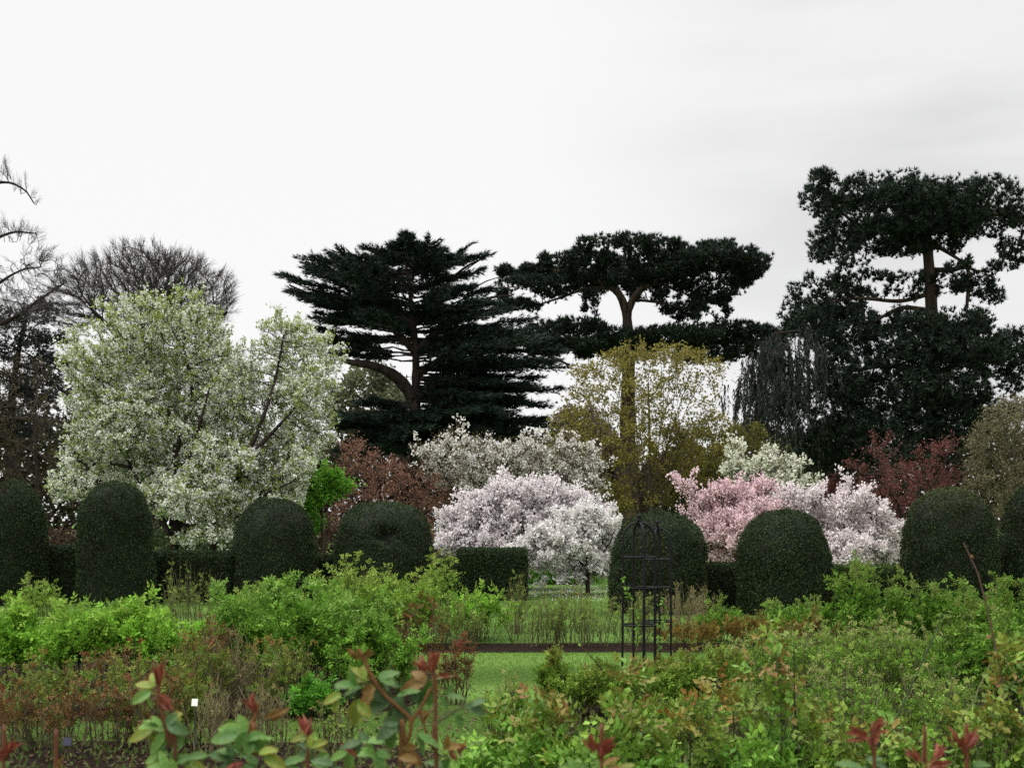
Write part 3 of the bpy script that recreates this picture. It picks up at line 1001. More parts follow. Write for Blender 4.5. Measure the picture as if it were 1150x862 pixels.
T = Tree(40, [([(1128, 650), (1128, 580), (1125, 500)], .1, .03), ([(1127, 600), (1100, 540), (1090, 490)], .06, .02), ([(1128, 590), (1150, 520), (1160, 470)], .06, .02)],
         [(1120, 482, 34, 24), (1148, 470, 28, 26), (1098, 505, 22, 26), (1150, 520, 30, 40), (1110, 545, 34, 38), (1145, 575, 30, 36), (1085, 570, 16, 26)],
         67, 3000, .25, .3, r0=.007, spread=.9)
T.root('budding_shrub', 'tall grey olive twiggy shrub with pale buds towering over the largest clipped dome', 'shrub')
T.twigs(2, .45, .005, up=.4, spread=.4)
T.wood(M_BARK, twig_col=(.10, .085, .06), k=3)
leafy(T, 15000, ((.085, .08, .032), (.24, .21, .13)), .075, .05, maxcnt=3, jit=.14)

# --- the big white blossom tree
T = Tree(31, [([(196, 664), (196, 612), (200, 573), (196, 515), (206, 485), (216, 440), (205, 385)], .125, .03), ([(194, 608), (172, 565), (146, 520), (128, 470), (115, 430)], .085, .022),
              ([(232, 668, .3), (238, 608, .3), (254, 580, .2), (272, 522, 0), (288, 488, 0), (305, 430, .3), (316, 375, .3)], .10, .022), ([(206, 485), (170, 430), (160, 370)], .06, .02), ([(272, 522), (320, 470), (352, 430)], .06, .02), ([(200, 560), (225, 500, -.6), (245, 440, -.9)], .07, .02), ([(150, 525), (110, 520), (85, 540)], .04, .015), ([(240, 605), (290, 560), (330, 540)], .05, .015)],
         [(160, 372, 52, 42), (200, 370, 48, 42), (230, 376, 26, 36), (115, 408, 40, 42), (92, 440, 22, 36), (140, 445, 60, 50), (215, 440, 55, 50), (110, 500, 42, 40), (170, 520, 55, 45, 1, .5), (92, 548, 30, 22), (75, 550, 16, 8), (120, 565, 30, 22), (228, 520, 50, 45, 1, .5),
          (312, 385, 34, 40), (342, 395, 32, 36), (370, 402, 16, 22), (300, 430, 34, 40), (345, 440, 34, 36), (330, 490, 38, 34), (285, 505, 40, 40), (340, 525, 22, 20), (310, 545, 35, 30), (240, 575, 38, 28, 1, 1.2), (240, 604, 30, 10), (325, 572, 20, 12), (275, 575, 30, 25), (262, 460, 24, 30), (262, 500, 30, 36, 1, .4), (275, 540, 30, 30, 1, .4), (175, 455, 105, 90, 1, 1.3), (175, 400, 80, 60, 1, 1.2), (328, 445, 46, 76, 1, 1.2), (160, 540, 80, 40, 1, 1.3), (270, 470, 12, 30, 1, .5), (266, 440, 18, 40, 1, .7), (268, 425, 22, 40, 1, .2), (215, 560, 50, 26, 1, -.7), (250, 535, 40, 40, 1, -.6), (150, 480, 45, 40, 1, -.6)],
         71, 11000, .13, .15, r0=.006, spread=.9, depth=.8, rexp=2.35, jit=.1, trop=(0, 0, .05))
T.root('blossom_tree', 'large white blossom tree with several dark leaning stems behind the clipped hedge', 'tree')
T.twigs(2, .36, .004, up=.6, spread=.4)
T.wood(M_BARKD, twig_col=(.035, .028, .022), k=3)
leafy(T, 44000, ((.22, .31, .055), (.41, .49, .16)), .085, .05, name='crown', maxcnt=4, jit=.05, updir=.5, sub=.6)
leafy(T, 22000, ((.68, .70, .60), (.82, .83, .76)), .066, .060, name='blossom', mat=M_PETAL, maxcnt=4, jit=.05, per=5, cl=.04, flat=.4, fold=.25, sub=.28, topfade=.8)


# --- flowering cherries
def cherry(label, Y, limbs, pads, seed, natt, cols, nb, per=4, size=.05, twig=(.05, .035, .033), name='cherry_tree', leafc=None, nleaf=0, step=.13, kill=.15, trop=(0, 0, .08), spread=.6, group='cherry trees in blossom', cat='tree'):
    T = Tree(Y, limbs, pads, seed, natt, step, kill, r0=.005, spread=spread, depth=.8, trop=trop, jit=.1, gap=1.2, gapw=.8)
    T.root(name, label, cat, group)
    T.twigs(2, .55, .005, up=.7, spread=.34)
    T.wood(M_BARKD, twig_col=twig, k=3)
    leafy(T, int(nb * .46), cols, size * 1.5, size * 1.35, name='blossom', mat=M_PETAL, maxcnt=4, jit=.03, per=per + 2, cl=.05, sub=.20, flat=.3, fold=.25)
    if nleaf:
        leafy(T, nleaf, leafc, .07, .04, name='crown', maxcnt=4, jit=.06)
    return T


cherry('wide white cherry with upright sprays rising behind the dense pale cherry', 38,
       [([(560, 640), (560, 590), (555, 540)], .08, .03), ([(558, 600), (510, 550), (488, 510)], .05, .015), ([(560, 590), (610, 545), (640, 515)], .05, .015), ([(560, 580), (580, 530), (590, 500)], .04, .012)],
       [(482, 516, 20, 14), (515, 508, 22, 14), (516, 492, 6, 12), (540, 520, 36, 22), (585, 522, 36, 22), (625, 520, 34, 22), (655, 530, 26, 28), (510, 538, 36, 18), (560, 548, 50, 18), (610, 548, 46, 20), (640, 560, 30, 20)],
       81, 3000, ((.68, .66, .60), (.80, .78, .74)), 4600, 3, .056, twig=(.075, .06, .045), leafc=((.12, .105, .045), (.20, .165, .08)), nleaf=9500, trop=(0, 0, .25), step=.16, kill=.19)
cherry('dense pale cherry, white flushed with pink, between the hedge end and the iron obelisks', 31,
       [([(585, 668), (585, 640), (582, 610)], .09, .05), ([(584, 650), (550, 610), (520, 585)], .05, .015), ([(584, 645), (620, 605), (660, 580)], .05, .015), ([(583, 640), (590, 590), (585, 560)], .05, .015)],
       [(540, 572, 26, 12), (575, 560, 34, 16), (610, 560, 34, 14), (640, 570, 30, 14), (668, 580, 22, 16), (520, 590, 28, 18), (560, 592, 44, 24), (605, 592, 44, 26), (645, 598, 34, 20), (545, 618, 40, 20), (590, 625, 46, 16), (510, 612, 20, 12)],
       82, 3600, ((.75, .68, .69), (.86, .83, .83)), 13500, 4, .050, twig=(.05, .032, .03))
cherry('small pure white cherry with low drooping boughs beside the mown gap in the hedge', 28.5,
       [([(660, 672), (660, 650), (659, 620)], .045, .03), ([(660, 640), (685, 610), (688, 600)], .03, .01), ([(660, 640), (635, 615), (625, 625)], .03, .01)],
       [(625, 606, 26, 14), (655, 592, 24, 14), (600, 622, 22, 14), (640, 618, 26, 14), (668, 606, 22, 18), (684, 612, 10, 20), (650, 640, 30, 12), (618, 634, 12, 8), (675, 635, 16, 14)],
       83, 1900, ((.76, .73, .71), (.84, .82, .80)), 8000, 4, .050, spread=.3, trop=(0, 0, -.05))
cherry('rose pink cherry between the iron obelisk dome and the next clipped dome', 30,
       [([(832, 668), (830, 640), (826, 615)], .06, .035), ([(828, 630), (800, 590), (780, 560)], .03, .01), ([(828, 630), (850, 590), (860, 556)], .03, .01), ([(828, 628), (826, 590), (822, 560)], .03, .01)],
       [(776, 553, 12, 5), (795, 562, 22, 10), (835, 560, 22, 10), (858, 556, 16, 10), (805, 580, 28, 16), (845, 580, 30, 18), (815, 604, 34, 18), (845, 608, 30, 20), (820, 625, 26, 10)],
       84, 2300, ((.70, .49, .53), (.83, .68, .70)), 8200, 3, .046, twig=(.05, .025, .026), leafc=((.16, .14, .04), (.22, .16, .06)), nleaf=1500)
cherry('pale blush pink cherry with one upright spike between two clipped domes on the far side', 31,
       [([(945, 668), (945, 640), (945, 610)], .06, .035), ([(945, 630), (905, 590), (885, 570)], .03, .01), ([(945, 630), (985, 595), (1000, 600)], .03, .01), ([(945, 625), (955, 580), (956, 550)], .03, .01)],
       [(890, 568, 22, 8), (920, 568, 24, 8), (954, 556, 5, 10), (968, 566, 6, 10), (950, 572, 24, 10), (985, 580, 10, 12), (900, 590, 34, 16), (945, 595, 44, 18), (990, 602, 20, 16), (930, 622, 56, 16), (990, 624, 20, 12)],
       85, 2600, ((.74, .65, .66), (.84, .79, .79)), 10500, 4, .048, twig=(.05, .03, .03))
cherry('white flowering shrub with pale green leaves above the pink and blush cherries', 37,
       [([(868, 640), (868, 600), (868, 560)], .05, .03), ([(868, 580), (850, 540), (832, 515)], .03, .01), ([(868, 580), (895, 550), (910, 545)], .03, .01)],
       [(868, 520, 14, 14), (855, 536, 22, 14), (885, 530, 14, 10), (875, 550, 30, 14), (830, 512, 12, 10), (905, 546, 12, 4), (830, 535, 16, 10)],
       86, 1300, ((.64, .66, .52), (.78, .78, .68)), 2600, 3, .06, name='flowering_shrub', leafc=((.14, .17, .05), (.22, .25, .09)), nleaf=3500, cat='shrub', group='flowering shrubs')

# fallen petals on the grass under the cherries
mb = MB()
rng = np.random.default_rng(92)
m = 2600
c = np.c_[rng.normal(1.6, 1.9, m), rng.normal(29.5, 1.6, m), rng.uniform(.01, .05, m)]
leaves(mb, c, rng.normal(0, 1, (m, 3)) * np.array((1, 1, .2)), unit(rng.normal(0, .3, (m, 3)) + UP), .035, .03, colmix((.62, .55, .55), (.78, .74, .74), m, rng))
tag(mb.build('petals', M_PETAL), 'fallen pale petals strewn on the grass under the cherries', 'petals', kind='stuff')

# clump of lush leaves on the grass beneath the cherries
mb = MB()
o = thing('leafy_clump', 'lush deep green clump of leaves on the grass under the pale cherry', 'plant', P(622, HZ + EYE * F / 34, 34))
rng = np.random.default_rng(91)
n = 2600
x = rng.normal(0, .55, n)
c = np.c_[P(622, 600, 34)[0] + x, 34 + rng.normal(0, .3, n), rng.uniform(0, .42, n) * np.exp(-(x / .95) ** 2)]
leaves(mb, c, unit(rng.normal(0, .5, (n, 3)) + UP), rng.normal(0, 1, (n, 3)), rng.uniform(.1, .28, n), .05, colmix((.05, .14, .015), (.10, .22, .03), n, rng))
mb.build('foliage', M_LEAF, o)

# ------------------------------------------------------------------ clipped domes and hedges
HOL = ((.010, .018, .007), (.046, .070, .027))


def lump(p, rng_seed, amp):
    r = np.random.default_rng(rng_seed)
    o = np.zeros(len(p))
    for _ in range(14):
        k = r.normal(0, 1, 3) * r.choice([1.6, 3.5, 7])
        o += np.sin(p @ k + r.uniform(0, 6.28)) / 14
    return o * amp * 2.2


def clipped_dome(label, px, wpx, toppy, Y, p, seed, hollow=None, topc=None, q=2.0, n=30000):
    s = Y / F
    R, x, H = wpx / 2 * s, (px - CX) * s, EYE + (HZ - toppy) * s
    loc = (x, Y, 0)
    o = thing('clipped_dome', label, 'topiary', loc, 'clipped evergreen domes along the hedge')
    rng = np.random.default_rng(seed)

    def surf(u, th, shrink=0.0):
        # u: 0 base .. 1 apex, superellipse profile
        al = u * np.pi / 2
        zz = np.sin(al) ** (2 / p)
        rr = np.cos(al) ** (2 / q)
        taper = 1 - .05 * (1 - zz)
        pt = np.stack([rr * taper * (R - shrink) * np.cos(th), rr * taper * (R - shrink) * np.sin(th), zz * (H - shrink)], -1)
        nm = unit(np.stack([np.cos(th) * np.cos(al) ** (2 - 2 / q), np.sin(th) * np.cos(al) ** (2 - 2 / q), np.sin(al) ** (2 - 2 / p) * R / H * 1.2], -1))
        return pt, nm

    uu, tt = np.meshgrid(np.linspace(0, 1, 40), np.linspace(0, 2 * np.pi, 56, endpoint=False), indexing='ij')
    pt, nm = surf(uu.ravel(), tt.ravel(), .05)
    disp = lump(pt + seed, seed, .055)

    def dent(pt):  # a worn hollow with a ragged rim
        if hollow is None:
            return 0
        hx, hz, hr, hd = hollow
        dd = np.zeros(len(pt))
        for ox, oz, k in ((0, 0, 1.0), (.16, .05, .8), (-.13, -.04, .7), (.08, -.14, .75), (.26, -.06, .5), (-.05, .13, .6)):
            d = np.hypot((pt[:, 0] - hx - ox) / 1.2, pt[:, 2] - hz - oz) / (hr * k)
            dd = np.maximum(dd, k * np.exp(-d ** 4))
        return np.where(pt[:, 1] < 0, hd * dd, 0)

    pt = pt + nm * (disp - dent(pt))[:, None]
    mb = MB()
    i = np.arange(39)[:, None] * 56
    j = np.arange(56)[None]
    j2 = (j + 1) % 56
    mb.add(pt + np.array(loc), quads=np.stack([i + j, i + j2, i + 56 + j2, i + 56 + j], -1), col=np.array((.010, .014, .009)))
    mb.build('body', M_GLOSSY, o, smooth=True)
    # leaves, spread by area (rejection on r)
    u = rng.uniform(0, 1, n * 3)
    th = rng.uniform(0, 2 * np.pi, n * 3)
    # arc-length density along the profile, times radius
    ug = np.linspace(0, 1, 400)
    pg, _ = surf(ug, np.zeros(400))
    ds = np.r_[0, np.linalg.norm(np.diff(pg, axis=0), axis=1)]
    wgt = ds * (pg[:, 0] + .05)
    cdf = np.cumsum(wgt) / wgt.sum()
    u = np.interp(rng.uniform(0, 1, n), cdf, ug)
    th = th[:n]
    pt, nm = surf(u, th)
    if hollow is not None:
        ok = rng.uniform(0, 1, n) > np.asarray(dent(pt)) / hollow[3] * .99
        pt, nm = pt[ok], nm[ok]
        n = len(pt)
    pt = pt + nm * (lump(pt + seed, seed, .055) - .6 * dent(pt) - .03 + rng.normal(0, .018, n))[:, None]
    d = unit(rng.normal(0, 1, (n, 3)) + nm * .5 + UP * .4)
    nn = unit(nm + rng.normal(0, .42, (n, 3)))
    patch = lump(pt * 1.7 + seed, seed + 5, 1.0)
    col = colmix(*HOL, n, rng, .2) * np.clip(1 + .35 * patch, .6, 1.6)[:, None]
    brown = (patch < -.75) & (rng.uniform(0, 1, n) < .35)
    col[brown] = np.array((.045, .032, .016))
    if topc is not None:
        f = (np.clip((pt[:, 2] / H - .72) / .28, 0, 1) * rng.uniform(0, 1, n))[:, None]
        col = col * (1 - f) + np.array(topc) * f
    mb = MB()
    ks = rng.permutation(n)[:260]   # stray shoots missed by the shears
    leaves(mb, pt[ks] + np.array(loc), unit(nm[ks] + UP * .5 + rng.normal(0, .3, (260, 3))), rng.normal(0, 1, (260, 3)), rng.uniform(.06, .13, 260), .018, colmix((.03, .05, .015), (.07, .09, .03), 260, rng))
    leaves(mb, pt + np.array(loc), d, nn, rng.uniform(.024, .046, n), rng.uniform(.016, .028, n), col, .2)
    mb.build('foliage', M_GLOSSY, o)
    return o


NEWG = (.075, .085, .025)
clipped_dome('clipped dome cut by the picture edge with yellow shoots of a rose at its foot', 16, 78, 539, 25.5, 4.5, 101, q=2.3)
clipped_dome('tall narrow clipped dome with straight sides in front of the blossom tree', 130, 87, 540, 25.0, 5.0, 102, q=2.7)
clipped_dome('egg topped clipped dome where the blossom tree meets the copper shrub', 308, 100, 559, 26.5, 3.8, 103, q=2.4)
clipped_dome('broad flattened clipped dome with a dark hollow in its face', 431, 116, 565, 27.0, 4.5, 104, hollow=(.12, 1.42, .11, .22), q=2.9, n=33000)
clipped_dome('wide clipped dome standing behind the iron obelisks', 741, 118, 575, 23.2, 3.6, 105, q=2.6)
clipped_dome('clipped dome between the rose pink and the blush pink cherries', 880, 110, 573, 22.8, 3.8, 106, q=2.5)
clipped_dome('tallest clipped dome with yellowish new growth on its crown', 1066, 107, 548, 22.8, 4.2, 107, topc=NEWG, q=2.5)
clipped_dome('clipped dome mostly outside the frame under the tall twiggy shrub', 1166, 88, 541, 23.5, 4.0, 108, q=2.3)


def hedge(label, x0, x1, toppy, Y, seed, thick=1.0, top_new=False, per=3800):
    s = Y / F
    a, b, H = (x0 - CX) * s, (x1 - CX) * s, EYE + (HZ - toppy) * s
    loc = ((a + b) / 2, Y, 0)
    o = thing('hedge', label, 'hedge', loc, 'clipped hedge between the domes')
    rng = np.random.default_rng(seed)
    w, t = (b - a), thick
    e = .06

    def shape(pt):
        return pt

    # rounded box as a lofted ring of points
    prof = []
    for k in range(7):
        an = k / 6 * np.pi / 2
        prof.append((-t / 2 + e - e * np.cos(an), H - e + e * np.sin(an)))
    prof = [(-t / 2, 0), (-t / 2, H * .5)] + prof + [(-y, z) for y, z in prof[::-1]] + [(t / 2, H * .5), (t / 2, 0)]
    prof = np.array(prof)
    nx = max(6, int(w / .12))
    xs = np.linspace(-w / 2, w / 2, nx)
    V = np.stack([np.stack([np.full(len(prof), x), prof[:, 0], prof[:, 1]], -1) for x in xs]).reshape(-1, 3)
    V *= np.array((1, .96, 1))
    V[:, 2] -= .03 * (V[:, 2] > .1)
    k = len(prof)
    V[:, 1] += lump(V + seed, seed, .03)
    i = np.arange(nx - 1)[:, None] * k
    j = np.arange(k - 1)[None]
    q = np.stack([i + j, i + k + j, i + k + j + 1, i + j + 1], -1).reshape(-1, 4)
    mb = MB()
    c1 = np.array([V[:k].mean(0), V[-k:].mean(0)])
    tr = [[len(V), jj + 1, jj] for jj in range(k - 1)] + [[len(V) + 1, len(V) - k + jj, len(V) - k + jj + 1] for jj in range(k - 1)]
    mb.add(np.vstack([V, c1]) + np.array(loc), tris=tr, quads=q, col=np.array((.010, .014, .009)))
    mb.build('body', M_GLOSSY, o, smooth=False)
    areas = np.array([w * H, w * t, t * H, t * H])
    mb = MB()
    for f in range(4):
        n = int(areas[f] * per)
        if f == 0:
            pt = np.c_[rng.uniform(-w / 2, w / 2, n), np.full(n, -t / 2), rng.uniform(0, H, n)]
            nm = np.array((0, -1.0, 0))
        elif f == 1:
            pt = np.c_[rng.uniform(-w / 2, w / 2, n), rng.uniform(-t / 2, t / 2, n), np.full(n, H - .01)]
            nm = UP
        else:
            sg = 1 if f == 3 else -1
            pt = np.c_[np.full(n, sg * w / 2), rng.uniform(-t / 2, t / 2, n), rng.uniform(0, H, n)]
            nm = np.array((sg * 1.0, 0, 0))
        # round the long top edges
        ov = np.maximum(0, (np.abs(pt[:, 1]) - (t / 2 - e)) + (pt[:, 2] - (H - e)) - e * .6)
        pt[:, 2] -= ov * .5
        pt[:, 1] -= np.sign(pt[:, 1]) * ov * .5
        pt = pt + nm * rng.normal(0, .02, (n, 1)) + np.array((0, 1, 0)) * lump(pt + seed, seed, .03)[:, None]
        col = colmix(*HOL, n, rng, .25)
        if top_new:
            ff = (np.clip((pt[:, 2] - H * .7) / (H * .3), 0, 1) * rng.uniform(0, 1, n))[:, None]
            col = col * (1 - ff) + np.array((.07, .13, .02)) * ff
        leaves(mb, pt + np.array(loc), unit(rng.normal(0, 1, (n, 3)) + nm * .5 + UP * .3), unit(nm + rng.normal(0, .6, (n, 3))), rng.uniform(.028, .05, n), rng.uniform(.018, .03, n), col, .2)
    mb.build('foliage', M_GLOSSY, o)


hedge('short length of clipped hedge joining the two tall domes at the edge of the view', 50, 92, 614, 26.2, 201)
hedge('long low clipped hedge in front of the blossom tree stems', 168, 264, 620, 26.4, 202)
hedge('narrow slip of clipped hedge between the egg topped dome and the hollowed dome', 352, 380, 624, 28.0, 203)
hedge('low clipped hedge set back between the hollowed dome and the square hedge block', 482, 528, 626, 29.6, 204)
hedge('square cut hedge block at the mown gap', 516, 590, 617, 27.2, 205, thick=1.3)
hedge('narrow piece of clipped hedge below the rose pink cherry', 792, 832, 634, 23.8, 206)
hedge('clipped hedge with fresh green top below the blush pink cherry', 930, 1018, 637, 23.4, 207, top_new=True)
hedge('hedge sliver between the tallest dome and the dome at the frame edge', 1112, 1128, 640, 23.8, 208)

# ------------------------------------------------------------------ iron rose obelisks
def obelisk(label, px, wpx, Y, toppy, rot, seed):
    s = Y / F
    r = wpx / 2 * s
    x = (px - CX) * s
    H = EYE + (HZ - toppy) * s
    o = thing('rose_obelisk', label, 'obelisk', (x, Y, 0), 'iron rose obelisks')
    C0 = np.array((x, Y, 0))
    zs = H - .10 - r * .98
    for k in range(4):
        a = rot + k * np.pi / 2
        d = np.array((np.cos(a), np.sin(a), 0))
        an = np.linspace(0, np.pi / 2, 12)
        pts = [C0 + d * r * 1.06 + UP * -.1, C0 + d * r * 1.03 + UP * zs * .5] + [C0 + d * r * np.cos(q) + UP * (zs + r * .98 * np.sin(q)) for q in an]
        mb = MB()
        tube(mb, np.array(pts), .0125, 8)
        mb.build('post', M_IRON, o, smooth=True)
    for z, rr in ((H - .47, 1.0), (H - .80, 1.01), (H - 1.20, 1.03)):
        mb = MB()
        a = np.linspace(0, 2 * np.pi, 33)
        tube(mb, np.stack([x + r * rr * np.cos(a), Y + r * rr * np.sin(a), np.full(33, z)], -1), .0105, 6)
        mb.build('hoop', M_IRON, o, smooth=True)
    mb = MB()
    zz = np.array([-.10, -.07, -.045, -.03, -.012, .008, .02, .035, .06, .0])
    pr = [(-.16, .016), (-.085, .016), (-.08, .03), (-.07, .03), (-.06, .013), (-.05, .02), (-.035, .027), (-.02, .02), (-.01, .009), (.02, .002)]
    tube(mb, np.array([(x, Y, H + a_) for a_, _ in pr]), [b_ for _, b_ in pr], 10)
    mb.build('finial', M_IRON, o, smooth=True)


obelisk('nearer and taller black iron obelisk with a domed top among the roses', 717.5, 37, 13.3, 576, .22, 1)
obelisk('farther black iron obelisk half overlapped by the taller one', 738, 30, 14.6, 583, -.30, 2)

# ------------------------------------------------------------------ rose bushes
STY = {
    # leaf a, leaf b, tip colour, stem colour, bare fraction, canes, leaf groups, leaflet length, uprightness, side shoots
    'bright': ((.12, .25, .028), (.23, .38, .06), (.30, .42, .08), (.06, .045, .025), .46, 26, 700, .050, .45, 5),
    'cushion': ((.07, .20, .03), (.13, .30, .05), (.15, .32, .06), (.05, .06, .025), .25, 34, 900, .034, .35, 4),
    'mixed': ((.10, .18, .03), (.17, .15, .045), (.24, .10, .045), (.10, .075, .04), .2, 40, 420, .032, .7, 5),
    'olivegreen': ((.065, .14, .02), (.165, .27, .05), (.20, .22, .06), (.055, .05, .025), .2, 32, 760, .040, .55, 5),
    'green': ((.10, .20, .03), (.19, .32, .06), (.22, .33, .08), (.055, .06, .025), .22, 32, 800, .040, .5, 5),
    'yellowgreen': ((.14, .22, .035), (.24, .33, .075), (.30, .34, .09), (.09, .085, .035), .28, 34, 620, .036, .75, 5),
    'olive': ((.09, .16, .025), (.18, .24, .05), (.20, .13, .04), (.05, .04, .022), .25, 24, 900, .036, .6, 4),
    'fine': ((.085, .165, .025), (.23, .34, .07), (.36, .31, .13), (.11, .105, .05), .12, 74, 800, .025, .8, 5),
    'twiggy': ((.12, .17, .04), (.20, .25, .07), (.18, .14, .05), (.10, .085, .045), .25, 40, 320, .026, .85, 5),
    'dry': ((.13, .11, .05), (.2, .17, .09), (.2, .12, .06), (.15, .12, .07), .3, 46, 130, .022, .8, 6),
    'red': ((.085, .055, .026), (.15, .065, .034), (.22, .06, .035), (.085, .06, .04), .42, 30, 210, .032, .7, 3),
    'orange': ((.11, .085, .022), (.22, .125, .04), (.20, .19, .05), (.07, .045, .025), .2, 30, 900, .030, .4, 4),
    'near': ((.085, .19, .03), (.20, .31, .06), (.24, .12, .04), (.06, .07, .03), .26, 30, 760, .041, .45, 4),
    'nearolive': ((.10, .18, .03), (.22, .30, .07), (.26, .11, .03), (.06, .05, .025), .26, 30, 760, .038, .5, 4),
}


def rose(label, px, Y, toppy, wpx, style, seed, group, dens=1.0, name='rose_bush', cane=1.0):
    la, lb, tp, stc, bare_, nc, ng, ll, up, nsd = STY[style]
    s = Y / F
    rng = np.random.default_rng(seed)
    x, H, R = (px - CX) * s, EYE + (HZ - toppy) * s, wpx / 2 * s
    H = max(H, .3)
    loc = np.array((x, Y, 0))
    o = thing(name, label, 'rose bush' if name == 'rose_bush' else 'plant', loc, group)
    nc = int(nc * max(.6, min(1.6, R / .42)) * cane)
    a = rng.uniform(0, 2 * np.pi, nc)
    rr = np.sqrt(rng.uniform(0, 1, nc))
    base = np.stack([np.cos(a) * rr * R * (.30 + .5 * up), np.sin(a) * rr * R * (.30 + .5 * up), np.full(nc, -.02)], -1)
    tipr = R * np.clip(rr + rng.normal(0, .12, nc), 0, 1.1)
    hh = H * (1 - .42 * (1 - up * .6) * (tipr / R) ** 2) * np.where(rng.uniform(0, 1, nc) < .16, rng.uniform(1.08, 1.28, nc), rng.uniform(.66, 1.06, nc))
    a2 = a + rng.normal(0, .35, nc)
    tip = np.stack([np.cos(a2) * tipr, np.sin(a2) * tipr, hh], -1)
    ctl = (base + tip) / 2 + np.stack([np.zeros(nc), np.zeros(nc), H * .14 * (1 - up) * np.ones(nc)], -1) + rng.normal(0, .05, (nc, 3)) * H - (tip - base) * np.array((.18, .18, 0)) * (1 - up)
    ns = 7
    t = np.linspace(0, 1, ns)[None, :, None]
    C = base[:, None] * (1 - t) ** 2 + 2 * ctl[:, None] * t * (1 - t) + tip[:, None] * t ** 2
    C = C + rng.normal(0, .006, C.shape)
    mb = MB()
    r0_ = .0048 * (1 + .25 * rng.normal(0, 1, nc)).clip(.5, 1.6)
    sc_ = np.array(stc)[None] * rng.uniform(.6, 1.4, (nc, 1))
    for k in range(ns - 1):
        prisms(mb, C[:, k] + loc, C[:, k + 1] + loc, r0_ * (1 - .10 * k), r0_ * (1 - .10 * (k + 1)), 4, sc_)
    prisms(mb, np.tile(loc + UP * -.005, (nc, 1)), base + loc, np.full(nc, .012), np.full(nc, .006), 4, sc_)   # rootstock
    # side shoots
    m = nc * nsd
    ci = np.repeat(np.arange(nc), nsd)
    ts = rng.uniform(max(.25, bare_), .97, m)

    def at(ci, ts):
        tt_ = ts[:, None]
        return base[ci] * (1 - tt_) ** 2 + 2 * ctl[ci] * tt_ * (1 - tt_) + tip[ci] * tt_ ** 2

    s0 = at(ci, ts)
    sd = unit(rng.normal(0, .55, (m, 3)) + UP * (.6 + up))
    sl = rng.uniform(.08, .22, m)[:, None] * min(1.2, H + .2)
    s1 = s0 + sd * sl
    prisms(mb, s0 + loc, s1 + loc, np.full(m, .0026), np.full(m, .0014), 3, np.array(stc)[None] * rng.uniform(.7, 1.5, (m, 1)) + np.array((.01, .02, 0)))
    mb.build('canes', M_STEM, o)
    # compound leaves: groups of five leaflets along canes and shoots
    ng = int(ng * dens * 2.4 * max(.4, (R / .42) ** 1.2 * (H / .95)))
    on = rng.uniform(0, 1, ng) < .78
    pick = (rng.uniform(0, 1, ng) ** 1.4 * m).astype(int)[rng.permutation(ng)]
    f = rng.uniform(.02, 1.0, (ng, 1)) ** .6
    pa = s0[pick] * (1 - f) + s1[pick] * f
    ci2 = rng.integers(0, nc, ng)
    pb = at(ci2, rng.uniform(bare_, 1.0, ng))
    p0 = np.where(on[:, None], pa, pb)
    zrel = p0[:, 2] / H
    keep = rng.uniform(0, 1, ng) < np.clip((zrel - bare_ * .6) / .25, .05, 1)
    p0, zrel = p0[keep], zrel[keep]
    ng = len(p0)
    axis = unit(rng.normal(0, .75, (ng, 3)) + UP * .55)
    nrm = unit(np.cross(axis, rng.normal(0, 1, (ng, 3))) + UP * .8)
    sd_ = unit(np.cross(axis, nrm))
    rl = ll * 1.9
    cbase = colmix(np.array(la) * (1.06, 1.20, .85), np.array(lb) * (1.06, 1.20, .85), ng, rng, .2) * (rng.uniform(.72, 1.25, m))[pick[keep]][:, None]
    tipf = (np.clip((zrel - .78) / .22, 0, 1) * rng.uniform(0, 1, ng) ** 1.5)[:, None]
    cbase = cbase * (1 - tipf) + np.array(tp) * tipf
    mbf = MB()
    for (al, sgn) in ((.35, 1), (.35, -1), (.72, 1), (.72, -1), (.95, 0)):
        lp = p0 + axis * rl * al
        ld = unit(axis * (.55 if sgn else 1) + sd_ * sgn * .9 + rng.normal(0, .22, (ng, 3)))
        leaves(mbf, lp + loc, ld, unit(nrm + rng.normal(0, .3, (ng, 3))), ll * rng.uniform(.7, 1.2, ng), ll * .62 * rng.uniform(.75, 1.2, ng), cbase * rng.uniform(.85, 1.15, (ng, 1)), .14)
    mbf.build('foliage', M_ROSE if style.startswith('near') else M_LEAF, o)
    return o


